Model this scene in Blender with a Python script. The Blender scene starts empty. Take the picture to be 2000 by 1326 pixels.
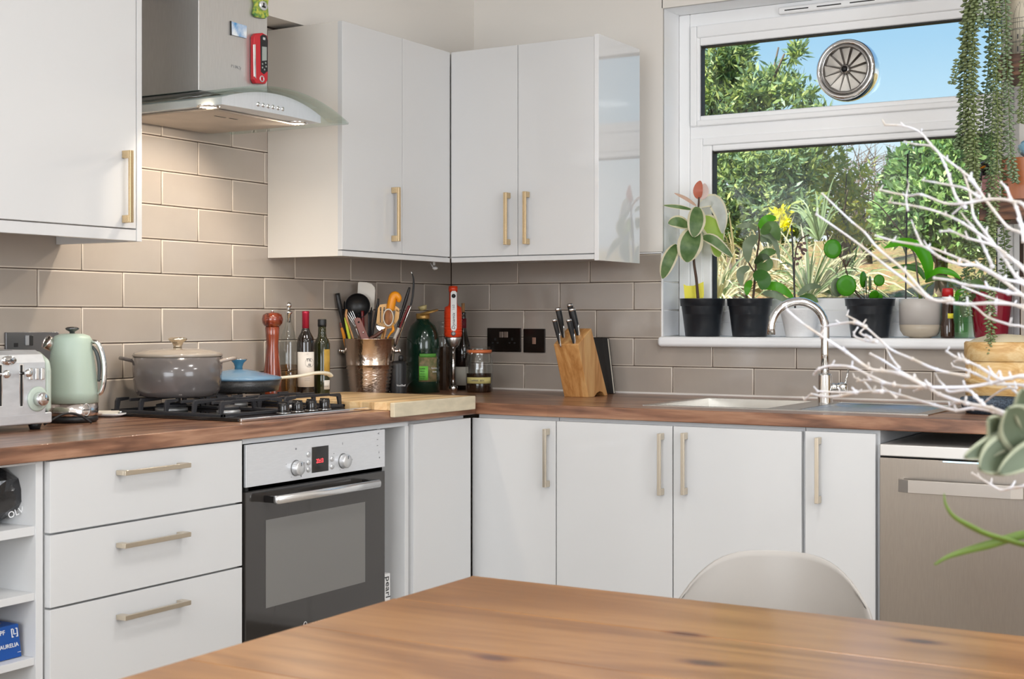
import bpy, bmesh, math, random
from mathutils import Vector, Matrix
import numpy as np
S = bpy.context.scene
R = math.radians
rnd = random.Random(7)
# ---------------------------------------------------------------- camera
CX, CY, CZ, YAW, F, Y0 = 2.9776, -4.5633, 1.1687, .5351, 2752.7, 622.9
cd = bpy.data.cameras.new('camera'); cam = bpy.data.objects.new('camera', cd); S.collection.objects.link(cam)
cam.location = (CX, CY, CZ); cam.rotation_euler = (R(90), 0, YAW)
cd.sensor_width = 36; cd.lens = F*36/2000; cd.shift_y = (Y0-663)/2000; cd.clip_start = .05; cd.clip_end = 200
cd.dof.use_dof = True; cd.dof.focus_distance = 4.5; cd.dof.aperture_fstop = 11
S.camera = cam
FX = Vector((-math.sin(YAW), math.cos(YAW), 0)); RT = Vector((math.cos(YAW), math.sin(YAW), 0))
def P(px, py, ax, val):          # point of a real plane (x, y or z = val) seen at a pixel of the photograph
    d = FX+RT*((px-1000)/F)+Vector((0, 0, 1))*((Y0-py)/F); c = Vector((CX, CY, CZ)); t = (val-c[ax])/d[ax]
    return c+d*t
def PD(px, py, D):               # point at depth D
    return Vector((CX, CY, CZ))+(FX+RT*((px-1000)/F)+Vector((0, 0, 1))*((Y0-py)/F))*D
# ---------------------------------------------------------------- view
S.view_settings.view_transform = 'Standard'; S.view_settings.look = 'None'; S.view_settings.gamma = 1
S.view_settings.exposure = 0.24; S.view_settings.use_curve_mapping = False
S.cycles.use_denoising = True
S.cycles.max_bounces = 10; S.cycles.diffuse_bounces = 5; S.cycles.transparent_max_bounces = 16
S.cycles.caustics_reflective = False; S.cycles.caustics_refractive = False
S.cycles.sample_clamp_indirect = 6
# ---------------------------------------------------------------- sky
W_ = bpy.data.worlds.new('sky'); S.world = W_; W_.use_nodes = True
nt = W_.node_tree; bg = nt.nodes['Background']
tc = nt.nodes.new('ShaderNodeTexCoord'); sp = nt.nodes.new('ShaderNodeSeparateXYZ'); rp = nt.nodes.new('ShaderNodeValToRGB')
nt.links.new(tc.outputs['Generated'], sp.inputs[0]); nt.links.new(sp.outputs['Z'], rp.inputs[0]); nt.links.new(rp.outputs[0], bg.inputs[0])
e = rp.color_ramp.elements; e[0].position = 0.0; e[0].color = (.86, .90, .95, 1); e[1].position = .75; e[1].color = (.16, .36, .70, 1)
for p_, c_ in ((.09, (.80, .86, .92, 1)), (.135, (.50, .72, .88, 1)), (.19, (.36, .61, .84, 1)), (.35, (.26, .50, .80, 1))): x = e.new(p_); x.color = c_
bg.inputs[1].default_value = 1.0
def lamp(kind, name, loc, rot, power, color=(1, 1, 1), **k):
    l = bpy.data.lights.new(name, kind); l.energy = power; l.color = color
    for a, b in k.items(): setattr(l, a, b)
    o = bpy.data.objects.new(name, l); o.location = loc; o.rotation_euler = rot; S.collection.objects.link(o); return o
lamp('SUN', 'sun', (0, 0, 20), (R(52), 0, R(-28)), 11, (1, .96, .88), angle=R(1))
# unseen area lamps added as fill to brighten the interior: rear, right, ceiling
lamp('AREA', 'rear_fill', (2.3, -6.95, 1.5), (R(90), 0, 0), 84, (.87, .93, 1), shape='RECTANGLE', size=2.6, size_y=1.7)
lamp('AREA', 'right_fill', (4.35, -3.0, 1.5), (R(90), 0, R(90)), 36, (.87, .93, 1), shape='RECTANGLE', size=1.6, size_y=1.4)
for i, (x, y) in enumerate(((1.9, -1.9), (1.7, -3.6), (3.2, -1.6), (3.1, -3.6), (2.2, -5.4))):
    lamp('AREA', 'ceiling_fill', (x, y, 2.62), (0, 0, 0), 9.5, (1, .985, .965), shape='DISK', size=.35)
# ---------------------------------------------------------------- materials
MATS = {}
def mat(name, col=(.8, .8, .8), rough=.5, metal=0, noise=0, nscale=8, bump=0, bscale=200, coat=0, trans=0, ior=1.45, alpha=1, sheen=0, emit=0, stretch=None, col2=None, bdist=.002, spec=None):
    if name in MATS: return MATS[name]
    m = bpy.data.materials.new(name); m.use_nodes = True; t = m.node_tree; b = t.nodes['Principled BSDF']
    b.inputs['Base Color'].default_value = (*col, 1); b.inputs['Roughness'].default_value = rough; b.inputs['Metallic'].default_value = metal
    b.inputs['Coat Weight'].default_value = coat; b.inputs['Coat Roughness'].default_value = .06
    b.inputs['Transmission Weight'].default_value = trans; b.inputs['IOR'].default_value = ior; b.inputs['Alpha'].default_value = alpha
    if spec is not None: b.inputs['Specular IOR Level'].default_value = spec
    if emit: b.inputs['Emission Color'].default_value = (*col, 1); b.inputs['Emission Strength'].default_value = emit
    if noise or bump:
        c = t.nodes.new('ShaderNodeTexCoord'); mp = t.nodes.new('ShaderNodeMapping'); t.links.new(c.outputs['Object'], mp.inputs[0])
        if stretch: mp.inputs['Scale'].default_value = stretch
    if noise:
        n = t.nodes.new('ShaderNodeTexNoise'); n.inputs['Scale'].default_value = nscale; n.inputs['Detail'].default_value = 5; t.links.new(mp.outputs[0], n.inputs['Vector'])
        r = t.nodes.new('ShaderNodeValToRGB'); c2 = col2 or tuple(v*(1-noise) for v in col)
        r.color_ramp.elements[0].position = .35; r.color_ramp.elements[1].position = .65
        r.color_ramp.elements[0].color = (*c2, 1); r.color_ramp.elements[1].color = (*col, 1)
        t.links.new(n.outputs['Fac'], r.inputs[0]); t.links.new(r.outputs[0], b.inputs['Base Color'])
    if bump:
        n2 = t.nodes.new('ShaderNodeTexNoise'); n2.inputs['Scale'].default_value = bscale; n2.inputs['Detail'].default_value = 3; t.links.new(mp.outputs[0], n2.inputs['Vector'])
        u = t.nodes.new('ShaderNodeBump'); u.inputs['Strength'].default_value = bump; u.inputs['Distance'].default_value = bdist
        t.links.new(n2.outputs['Fac'], u.inputs['Height']); t.links.new(u.outputs[0], b.inputs['Normal'])
    MATS[name] = m; return m
def wood(name, c1, c2, c3, axis=0, scale=1, rough=.35, coat=.2, rings=6, stave=0, knots=0, dist=3.0):
    if name in MATS: return MATS[name]
    m = bpy.data.materials.new(name); m.use_nodes = True; t = m.node_tree; b = t.nodes['Principled BSDF']; L = t.links.new
    b.inputs['Roughness'].default_value = rough; b.inputs['Coat Weight'].default_value = coat; b.inputs['Coat Roughness'].default_value = .15 if coat < .9 else .20
    if coat > .9: b.inputs['Coat IOR'].default_value = 1.75
    c = t.nodes.new('ShaderNodeTexCoord'); mp = t.nodes.new('ShaderNodeMapping'); L(c.outputs['Object'], mp.inputs[0])
    s = [7.0*scale]*3; s[axis] = .8*scale; mp.inputs['Scale'].default_value = s
    n = t.nodes.new('ShaderNodeTexNoise'); n.inputs['Scale'].default_value = 1.2; n.inputs['Detail'].default_value = 6; n.inputs['Distortion'].default_value = .8; L(mp.outputs[0], n.inputs[0])
    w = t.nodes.new('ShaderNodeMath'); w.operation = 'MULTIPLY'; w.inputs[1].default_value = rings; L(n.outputs['Fac'], w.inputs[0])
    fr = t.nodes.new('ShaderNodeMath'); fr.operation = 'PINGPONG'; fr.inputs[1].default_value = .5; L(w.outputs[0], fr.inputs[0])
    f2 = t.nodes.new('ShaderNodeTexNoise'); f2.inputs['Scale'].default_value = 14; f2.inputs['Detail'].default_value = 4; L(mp.outputs[0], f2.inputs[0])
    ad = t.nodes.new('ShaderNodeMath'); ad.operation = 'MULTIPLY_ADD'; ad.inputs[1].default_value = 1.5; L(fr.outputs[0], ad.inputs[0])
    ms = t.nodes.new('ShaderNodeMath'); ms.operation = 'MULTIPLY_ADD'; ms.inputs[1].default_value = .55; ms.inputs[2].default_value = -.12; L(f2.outputs['Fac'], ms.inputs[0]); L(ms.outputs[0], ad.inputs[2])
    r = t.nodes.new('ShaderNodeValToRGB'); e = r.color_ramp.elements; e[0].position = .1; e[0].color = (*c1, 1); e[1].position = .95; e[1].color = (*c3, 1); x = e.new(.5); x.color = (*c2, 1)
    L(ad.outputs[0], r.inputs[0]); out = r.outputs[0]
    if stave:
        bk = t.nodes.new('ShaderNodeTexBrick'); bm_ = t.nodes.new('ShaderNodeMapping'); L(c.outputs['Object'], bm_.inputs[0])
        if axis == 1: bm_.inputs['Rotation'].default_value = (0, 0, R(90))
        L(bm_.outputs[0], bk.inputs[0]); bk.inputs['Scale'].default_value = 1; bk.inputs['Brick Width'].default_value = .9; bk.inputs['Row Height'].default_value = stave
        bk.inputs['Mortar Size'].default_value = .0; bk.inputs['Color1'].default_value = (.70, .66, .62, 1); bk.inputs['Color2'].default_value = (1.08, 1.06, 1.04, 1)
        mx = t.nodes.new('ShaderNodeMix'); mx.data_type = 'RGBA'; mx.blend_type = 'MULTIPLY'; mx.inputs[0].default_value = 1
        L(out, mx.inputs[6]); L(bk.outputs['Color'], mx.inputs[7]); out = mx.outputs[2]
    if knots:
        mk = t.nodes.new('ShaderNodeMapping'); L(c.outputs['Object'], mk.inputs[0]); s = [5.5]*3; s[axis] = 2.6; s[2] = 0; mk.inputs['Scale'].default_value = s
        vo = t.nodes.new('ShaderNodeTexVoronoi'); vo.voronoi_dimensions = '2D'; vo.inputs['Scale'].default_value = 1.0; L(mk.outputs[0], vo.inputs[0])
        r2 = t.nodes.new('ShaderNodeValToRGB'); e = r2.color_ramp.elements; e[0].position = .035; e[0].color = (.30, .17, .10, 1); e[1].position = .11; e[1].color = (1, 1, 1, 1); x = e.new(.06); x.color = (.62, .45, .33, 1)
        L(vo.outputs['Distance'], r2.inputs[0]); mx = t.nodes.new('ShaderNodeMix'); mx.data_type = 'RGBA'; mx.blend_type = 'MULTIPLY'; mx.inputs[0].default_value = 1
        L(out, mx.inputs[6]); L(r2.outputs[0], mx.inputs[7]); out = mx.outputs[2]
    L(out, b.inputs['Base Color'])
    u = t.nodes.new('ShaderNodeBump'); u.inputs['Strength'].default_value = .12; u.inputs['Distance'].default_value = .001; L(ad.outputs[0], u.inputs['Height']); L(u.outputs[0], b.inputs['Normal'])
    MATS[name] = m; return m
def srgb(r, g, b): return tuple(((c/255+.055)/1.055)**2.4 if c > 10 else c/255/12.92 for c in (r, g, b))
def glassmat(name, col=(1, 1, 1), rough=0.0, mixt=.0):
    if name in MATS: return MATS[name]
    m = bpy.data.materials.new(name); m.use_nodes = True; t = m.node_tree; t.nodes.clear(); L = t.links.new
    o = t.nodes.new('ShaderNodeOutputMaterial'); mx = t.nodes.new('ShaderNodeMixShader'); tr = t.nodes.new('ShaderNodeBsdfTransparent'); g = t.nodes.new('ShaderNodeBsdfGlossy'); lw = t.nodes.new('ShaderNodeLayerWeight')
    tr.inputs[0].default_value = (*col, 1); g.inputs[1].default_value = rough
    pw = t.nodes.new('ShaderNodeMath'); pw.operation = 'POWER'; pw.inputs[1].default_value = 4; L(lw.outputs['Facing'], pw.inputs[0])
    ma = t.nodes.new('ShaderNodeMath'); ma.operation = 'MULTIPLY_ADD'; ma.inputs[1].default_value = .55; ma.inputs[2].default_value = .035+mixt; L(pw.outputs[0], ma.inputs[0]); L(ma.outputs[0], mx.inputs[0])
    L(tr.outputs[0], mx.inputs[1]); L(g.outputs[0], mx.inputs[2]); L(mx.outputs[0], o.inputs[0]); MATS[name] = m; return m
WHITE = mat('white_gloss', (.65, .653, .655), .30, coat=.55, bump=.02, bscale=18, bdist=.001)
WHITEM = mat('white_satin', (.65, .653, .655), .45)
UPVC = mat('white_upvc', (.93, .935, .94), .28)
PAINT = mat('wall_paint', srgb(232, 227, 220), .85, bump=.08, bscale=300)
CEILM = mat('ceiling_paint', (.80, .79, .77), .9)
BRASS = mat('brushed_brass', (.72, .55, .33), .34, 1, noise=.12, nscale=300)
NICKEL = mat('satin_champagne', (.72, .64, .52), .32, 1)
STEEL = mat('brushed_steel', (.62, .61, .60), .32, 1, noise=.06, nscale=40, bump=.03, bscale=60, stretch=(1, 1, 12))
CHROME = mat('chrome', (.82, .82, .82), .07, 1)
BLACK = mat('black_plastic', (.015, .015, .016), .38)
BLACKG = mat('black_gloss', (.012, .011, .011), .08, coat=.5)
IRON = mat('cast_iron', (.03, .03, .034), .42, bump=.3, bscale=400)
DARK = mat('dark_void', (.02, .02, .02), .9)
# ---------------------------------------------------------------- object helpers
WL = {}
def wl(o): return WL.get(o.name, Vector((0, 0, 0))) if o else Vector((0, 0, 0))
def tag(o, label=None, cat=None, group=None, kind=None):
    if label: o['label'] = label
    if cat: o['category'] = cat
    if group: o['group'] = group
    if kind: o['kind'] = kind
    return o
def thing(name, label, cat, loc=(0, 0, 0), group=None):
    o = bpy.data.objects.new(name, None); o.empty_display_size = .05; S.collection.objects.link(o); o.location = loc; WL[o.name] = Vector(loc)
    return tag(o, label, cat, group)
class MB:
    def __init__(s): s.bm = bmesh.new(); s.mi = 0
    def _f(s, vs, smooth=False):
        try:
            f = s.bm.faces.new(vs); f.material_index = s.mi; f.smooth = smooth; return f
        except ValueError: return None
    def box(s, x0, x1, y0, y1, z0, z1, M=None):
        v = [s.bm.verts.new(Vector(p) if M is None else M @ Vector(p)) for p in ((x0, y0, z0), (x1, y0, z0), (x1, y1, z0), (x0, y1, z0), (x0, y0, z1), (x1, y0, z1), (x1, y1, z1), (x0, y1, z1))]
        for q in ((3, 2, 1, 0), (4, 5, 6, 7), (0, 1, 5, 4), (1, 2, 6, 5), (2, 3, 7, 6), (3, 0, 4, 7)): s._f([v[i] for i in q])
        return s
    def lathe(s, prof, c=(0, 0, 0), n=28, M=None, cap=(True, True), smooth=True, sx=1, sy=1):
        c = Vector(c); rings = []
        for r, z in prof:
            if r < 1e-6: rings.append([s.bm.verts.new((M @ Vector((0, 0, z)) if M else Vector((0, 0, z)))+c)])
            else:
                ring = []
                for i in range(n):
                    a = 2*math.pi*i/n; p = Vector((r*sx*math.cos(a), r*sy*math.sin(a), z)); ring.append(s.bm.verts.new((M @ p if M else p)+c))
                rings.append(ring)
        for a, b in zip(rings, rings[1:]):
            for i in range(n):
                j = (i+1) % n
                if len(a) == 1 and len(b) == 1: continue
                if len(a) == 1: s._f([a[0], b[j], b[i]][::-1], smooth) if False else s._f([a[0], b[i], b[j]][::-1], smooth)
                elif len(b) == 1: s._f([a[i], a[j], b[0]], smooth)
                else: s._f([a[i], a[j], b[j], b[i]], smooth)
        if cap[0] and len(rings[0]) > 1: s._f(rings[0][::-1])
        if cap[1] and len(rings[-1]) > 1: s._f(rings[-1])
        return s
    def cyl(s, a, b, r0, r1=None, n=16, smooth=True):
        a = Vector(a); b = Vector(b); d = b-a; M = d.to_track_quat('Z', 'Y').to_matrix()
        return s.lathe([(r0, 0), (r0 if r1 is None else r1, d.length)], a, n, M, smooth=smooth)
    def tube(s, pts, rad, n=8, sub=0, flat=None, cap=True):
        pts = [Vector(p) for p in pts]; rr = rad if isinstance(rad, (list, tuple)) else [rad]*len(pts)
        if sub: pts, rr = smooth_path(pts, rr, sub)
        up = Vector((0, 0, 1)); rings = []; prev = None
        for i, p in enumerate(pts):
            d = (pts[min(i+1, len(pts)-1)]-pts[max(i-1, 0)]).normalized()
            if prev is None:
                s1 = d.cross(up); s1 = s1 if s1.length > .05 else d.cross(Vector((1, 0, 0)))
            else: s1 = prev-d*prev.dot(d)
            s1.normalize(); prev = s1; s2 = d.cross(s1)
            if flat: k1, k2 = flat
            else: k1 = k2 = 1
            rings.append([s.bm.verts.new(p+s1*(rr[i]*k1*math.cos(2*math.pi*k/n))+s2*(rr[i]*k2*math.sin(2*math.pi*k/n))) for k in range(n)])
        for a, b in zip(rings, rings[1:]):
            for i in range(n): s._f([a[i], a[(i+1) % n], b[(i+1) % n], b[i]][::-1] if False else [a[i], a[(i+1) % n], b[(i+1) % n], b[i]], True)
        if cap: s._f(rings[0][::-1]); s._f(rings[-1])
        return s
    def sphere(s, c, r, n=16, m=10, M=None, sz=1, sx=1, sy=1):
        pr = [(r*math.sin(math.pi*i/m), -r*math.cos(math.pi*i/m)*sz) for i in range(m+1)]; pr[0] = (0, -r*sz); pr[-1] = (0, r*sz)
        return s.lathe(pr, c, n, M, sx=sx, sy=sy)
    def prism(s, poly, a, b, T):     # 2D outline extruded between heights a and b; T maps (u,v,w) to world
        lo = [s.bm.verts.new(T(u, v, a)) for u, v in poly]; hi = [s.bm.verts.new(T(u, v, b)) for u, v in poly]; n = len(poly)
        s._f(lo[::-1]); s._f(hi)
        for i in range(n): s._f([lo[i], lo[(i+1) % n], hi[(i+1) % n], hi[i]])
        return s
    def torus(s, c, R0, r, M=None, n=28, m=8):
        c = Vector(c); rings = []
        for i in range(n):
            a = 2*math.pi*i/n; ring = []
            for k in range(m):
                b = 2*math.pi*k/m; p = Vector(((R0+r*math.cos(b))*math.cos(a), (R0+r*math.cos(b))*math.sin(a), r*math.sin(b))); ring.append(s.bm.verts.new((M @ p if M else p)+c))
            rings.append(ring)
        for i in range(n):
            a, b = rings[i], rings[(i+1) % n]
            for k in range(m): s._f([a[k], b[k], b[(k+1) % m], a[(k+1) % m]], True)
        return s
    def grid(s, fn, nu, nv, smooth=True, thick=0):
        V = [[s.bm.verts.new(fn(u/nu, v/nv)) for v in range(nv+1)] for u in range(nu+1)]
        for u in range(nu):
            for v in range(nv): s._f([V[u][v], V[u+1][v], V[u+1][v+1], V[u][v+1]], smooth)
        return s
    def build(s, name, m, parent=None, label=None, cat=None, group=None, kind=None, bevel=0, origin=None, solid=0, sub=0, segs=2, fix=True):
        if fix: bmesh.ops.recalc_face_normals(s.bm, faces=s.bm.faces)
        me = bpy.data.meshes.new(name)
        if parent is not None: off = wl(parent)
        elif origin is not None: off = Vector(origin)
        else:
            cs = [v.co for v in s.bm.verts]
            off = Vector(((min(c.x for c in cs)+max(c.x for c in cs))/2, (min(c.y for c in cs)+max(c.y for c in cs))/2, min(c.z for c in cs)))
        bmesh.ops.translate(s.bm, verts=s.bm.verts, vec=-off); s.bm.to_mesh(me); s.bm.free()
        for q in (m if isinstance(m, (list, tuple)) else [m]): me.materials.append(q)
        o = bpy.data.objects.new(name, me); S.collection.objects.link(o)
        if parent is not None: o.parent = parent; WL[o.name] = off
        else: o.location = off; WL[o.name] = off
        if solid: q = o.modifiers.new('s', 'SOLIDIFY'); q.thickness = solid; q.offset = 0
        if sub: q = o.modifiers.new('u', 'SUBSURF'); q.levels = sub; q.render_levels = sub
        if bevel: q = o.modifiers.new('b', 'BEVEL'); q.width = bevel; q.segments = segs; q.limit_method = 'ANGLE'; q.angle_limit = R(40); q.harden_normals = True
        return tag(o, label, cat, group, kind)
def child_of(o, parent):
    """re-hang a mesh built for the world under a parent (parent not rotated)"""
    o.parent = parent; o.location = WL[o.name]-wl(parent)
def smooth_path(pts, rr, k):
    P_, Q = [], []; n = len(pts)
    for i in range(n-1):
        p0, p1, p2, p3 = pts[max(i-1, 0)], pts[i], pts[i+1], pts[min(i+2, n-1)]
        for j in range(k):
            t = j/k; t2 = t*t; t3 = t2*t
            P_.append(.5*((2*p1)+(-p0+p2)*t+(2*p0-5*p1+4*p2-p3)*t2+(-p0+3*p1-3*p2+p3)*t3)); Q.append(rr[i]+(rr[i+1]-rr[i])*t)
    P_.append(pts[-1]); Q.append(rr[-1]); return P_, Q
def B(name, m, x0, x1, y0, y1, z0, z1, parent=None, bevel=0, **k): return MB().box(x0, x1, y0, y1, z0, z1).build(name, m, parent, bevel=bevel, **k)
def copy_tree(o, parent=None):
    c = o.copy(); S.collection.objects.link(c); c.parent = parent
    for ch in list(o.children): copy_tree(ch, c)
    return c
def text(name, s, size, m, M, parent=None, ext=.0004, align='CENTER', shear=0, xs=1):
    """flat print: lettering turned to a mesh; M = 4x4 placing it"""
    c = bpy.data.curves.new('t', 'FONT'); c.body = s; c.size = size; c.extrude = ext; c.align_x = align; c.align_y = 'CENTER'; c.shear = shear; c.resolution_u = 3
    o = bpy.data.objects.new('t', c); S.collection.objects.link(o); dg = bpy.context.evaluated_depsgraph_get(); dg.update()
    me = bpy.data.meshes.new_from_object(o.evaluated_get(dg)); bpy.data.objects.remove(o)
    me.transform(Matrix.Diagonal((xs, 1, 1, 1))); me.transform(M); me.transform(Matrix.Translation(-wl(parent))); me.materials.clear(); me.materials.append(m)
    t = bpy.data.objects.new(name, me); S.collection.objects.link(t); t.parent = parent; WL[t.name] = wl(parent); return t
def MX(origin, xdir, ydir):      # frame whose x, y lie along the given directions
    x = Vector(xdir).normalized(); y = Vector(ydir).normalized(); z = x.cross(y); m = Matrix((x, y, z)).transposed().to_4x4(); m.translation = Vector(origin); return m
# on the left run text reads along +y facing +x ; on the back wall along +x facing -y
def TL(x, y, z): return MX((x, y, z), (0, 1, 0), (0, 0, 1))
def TB(x, y, z): return MX((x, y, z), (1, 0, 0), (0, 0, 1))
# two-sided leaf blade
def blade(mb, base, d, up, L, w, droop=.3, fold=.12, nu=8, shape='oval', margin=None, wave=0):
    base = Vector(base); d = Vector(d).normalized(); up = Vector(up); up = (up-d*up.dot(d)).normalized(); side = d.cross(up); prev = None
    pos = base.copy(); ang = 0; step = L/nu; rows = []
    for i in range(nu+1):
        t = i/nu
        if shape == 'oval': ww = w*math.sin(math.pi*min(1, t**.8*.985+.015))**.75
        elif shape == 'strap': ww = w*(min(1, t*6+.35))*(1-t**3)**.6 if t < 1 else 0
        elif shape == 'obov': ww = w*math.sin(math.pi*t**1.35)**.8 if 0 < t < 1 else 0
        else: ww = w*math.sin(math.pi*t)**.6 if 0 < t < 1 else 0
        ww = max(ww, w*.03)
        dd = d*math.cos(droop*t*1.6)-up*math.sin(droop*t*1.6); uu = up*math.cos(droop*t*1.6)+d*math.sin(droop*t*1.6)
        if i: pos = pos+dd*step
        wv = wave*math.sin(t*14)*ww
        rows.append([pos+side*(k*ww/2)+uu*(abs(k)*fold*ww/2+(wv if abs(k) > .9 else 0)) for k in (-1, -.72, 0, .72, 1)])
    vs = [[mb.bm.verts.new(p) for p in r] for r in rows]
    for i in range(nu):
        for k in range(4):
            f = mb._f([vs[i][k], vs[i+1][k], vs[i+1][k+1], vs[i][k+1]], True)
            if f and margin is not None and (k in (0, 3) or i == nu-1): f.material_index = margin
    return pos

def ribbon(mb, pts, w, nrm=None, fold=.12, sub=5, margin=None, prof='leaf', thick=0):
    """leaf blade along a centre line, its face turned to nrm"""
    pts = [Vector(p) for p in pts]; P2, _ = smooth_path(pts, [0]*len(pts), sub) if len(pts) > 2 else ([pts[0].lerp(pts[1], i/8) for i in range(9)], None)
    nrm = Vector(nrm) if nrm is not None else -FX; n = len(P2)-1; rows = []
    for i, p in enumerate(P2):
        t = i/n; d = (P2[min(i+1, n)]-P2[max(i-1, 0)]).normalized(); s1 = d.cross(nrm)
        if s1.length < .05: s1 = d.cross(Vector((0, 0, 1)))
        s1.normalize(); up = s1.cross(d)
        if prof == 'leaf': ww = w*max(.05, math.sin(math.pi*min(.985, .04+t*.96))**.72)
        elif prof == 'round': ww = w*max(.05, math.sin(math.pi*min(.985, .06+t*.93))**.5)
        elif prof == 'taper': ww = w*max(.04, (1-t**2.2)*min(1, .55+t*3))
        elif prof == 'obov': ww = w*max(.05, math.sin(math.pi*min(.985, (.02+t*.97)**1.4))**.75)
        rows.append([mb.bm.verts.new(p+s1*(k*ww/2)+up*(abs(k)*fold*ww/2)) for k in (-1, -.74, 0, .74, 1)])
    for a, b in zip(rows, rows[1:]):
        for k in range(4):
            f = mb._f([a[k], b[k], b[k+1], a[k+1]], True)
            if f and margin is not None and k in (0, 3): f.material_index = margin
    return mb
def leafmat(name, col=(.2, .3, .1), tr=.35, rough=.4, noise=.2, nscale=30, col2=None, coat=0):
    if name in MATS: return MATS[name]
    m = mat(name, col, rough, noise=noise, nscale=nscale, col2=col2, coat=coat); t = m.node_tree; b = t.nodes['Principled BSDF']; o = [n for n in t.nodes if n.type == 'OUTPUT_MATERIAL'][0]
    x = t.nodes.new('ShaderNodeBsdfTranslucent'); mx = t.nodes.new('ShaderNodeMixShader'); mx.inputs[0].default_value = tr
    x.inputs[0].default_value = (min(1, col[0]*1.25+.02), min(1, col[1]*1.3+.02), col[2]*.9, 1)
    t.links.new(b.outputs[0], mx.inputs[1]); t.links.new(x.outputs[0], mx.inputs[2]); t.links.new(mx.outputs[0], o.inputs[0]); return m
# ================================================================ THE ROOM
TZ, TP, TQ, LO, RO = .9002, .302, .1002, .0351, .0245
tile_face = mat('taupe_glaze', srgb(173, 163, 153), .12, coat=.35, noise=.07, nscale=6, bump=.35, bscale=7, bdist=.004)
tile_edge = mat('taupe_glaze_thin_edge', srgb(205, 194, 181), .2)
tile_white = mat('white_glaze', (.78, .80, .83), .12, bump=.2, bscale=7, bdist=.003)
grout = mat('brown_grout', srgb(70, 56, 48), .9)
fl = B('floor', wood('oak_floor', srgb(140, 130, 120), srgb(160, 150, 138), srgb(175, 166, 154), 1, 1, .5, 0), -.1, 4.5, -7.1, .3, -.05, 0, kind='structure')
B('ceiling', CEILM, -.1, 4.5, -7.1, .3, 2.65, 2.75, kind='structure')
wallL = B('wall_left', PAINT, -.1, -.010, -7.1, .008, 0, 2.65, kind='structure')
B('wall_right', PAINT, 4.4, 4.5, -7.1, .3, 0, 2.65, kind='structure')
B('wall_front', PAINT, -.01, 4.4, -7.1, -7.0, 0, 2.65, kind='structure')
WX0, WX1, WZ0, WZ1 = .89, 2.102, 1.107, 2.272
m = MB(); m.box(-.1, WX0, .008, .3, 0, 2.65); m.box(WX1, 4.4, .008, .3, 0, 2.65); m.box(WX0, WX1, .008, .3, 0, WZ0-.036); m.box(WX0, WX1, .008, .3, WZ1, 2.65)
wallB = m.build('wall_back', PAINT, kind='structure')
B('reveal', UPVC, WX0-.001, WX0+.003, .006, .142, 1.40, WZ1, wallB); B('reveal', UPVC, WX0, WX1, .006, .142, WZ1-.004, WZ1+.001, wallB)
B('plaster', PAINT, -.009, WX0+.003, -.002, .009, 5*TQ+TZ+.006, 2.65, wallB); B('plaster', PAINT, WX0, WX1, -.002, .009, WZ1-.004, 2.65, wallB)
B('plaster', PAINT, WX1, 3.2, -.002, .009, 1.50, 2.65, wallB)
B('bulkhead', PAINT, -.009, .105, -1.395, -.001, 2.108, 2.649, kind='structure')
# glazed tiles, each a piece on its wall
TC = {}
def tile_mesh(w, h, mats):
    k = (round(w, 4), round(h, 4), mats[0].name)
    if k in TC: return TC[k]
    b = MB(); w2, h2 = w/2, h/2; e = .0036
    def ring(dx, d): return [b.bm.verts.new(Vector((sx*(w2-dx), -d, sz*(h2-dx)))) for sx, sz in ((-1, -1), (1, -1), (1, 1), (-1, 1))]
    r0, r1, r2, r3 = ring(0, -.008), ring(0, -.0022), ring(.0014, -.0004), ring(min(e, w*.3), 0)
    for a, c, mi in ((r0, r1, 1), (r1, r2, 1), (r2, r3, 1)):
        for i in range(4):
            b.mi = mi; b._f([a[i], a[(i+1) % 4], c[(i+1) % 4], c[i]], True)
    b.mi = 0; b._f(r3)
    bmesh.ops.recalc_face_normals(b.bm, faces=b.bm.faces)
    me = bpy.data.meshes.new('tile'); b.bm.to_mesh(me); b.bm.free()
    for q in mats: me.materials.append(q)
    TC[k] = me; return me
def tile(parent, u, z, w, h, wall, mats=None):
    mats = mats or (tile_face, tile_edge); o = bpy.data.objects.new('tile', tile_mesh(w-.0026, h-.0026, mats)); S.collection.objects.link(o); o.parent = parent
    jr = rnd.uniform(-.0035, .0035), rnd.uniform(-.003, .003)
    if wall == 'B': p = Vector((u, -.0005, z)); o.rotation_euler = (jr[0]*.6, 0, jr[1]*.6)
    elif wall == 'L': p = Vector((-.0005, u, z)); o.rotation_euler = (0, jr[0]*.6, R(90)+jr[1]*.6)
    else: p = Vector((WX0+.0035, u, z)); o.rotation_euler = (0, 0, R(90))
    o.location = p-wl(parent); return o
grl = B('grout', grout, -.0098, -.0032, -3.0, .004, .88, 2.13, wallL)
grb = MB().box(-.003, WX0+.002, .0032, .0078, .88, 1.404).box(WX0, WX1, .0032, .0078, .88, 1.075).box(WX1, 2.62, .0032, .0078, .88, 1.50).build('grout', grout, wallB)
def row_left(k, y0, y1):
    off = 0 if k % 2 == 0 else .5
    ed = [0.0]+[-(LO+(i+off)*TP) for i in range(0 if off else 1, 12)]
    for a, b in zip(ed, ed[1:]):
        hi, lo = min(a, y1), max(b, y0)
        if hi-lo > .02: tile(wallL, (hi+lo)/2, TZ+(k+.5)*TQ, hi-lo, TQ, 'L')
for k in range(5): row_left(k, -2.75, 0)
for k in range(5, 12): row_left(k, -2.0, -1.03)
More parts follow.
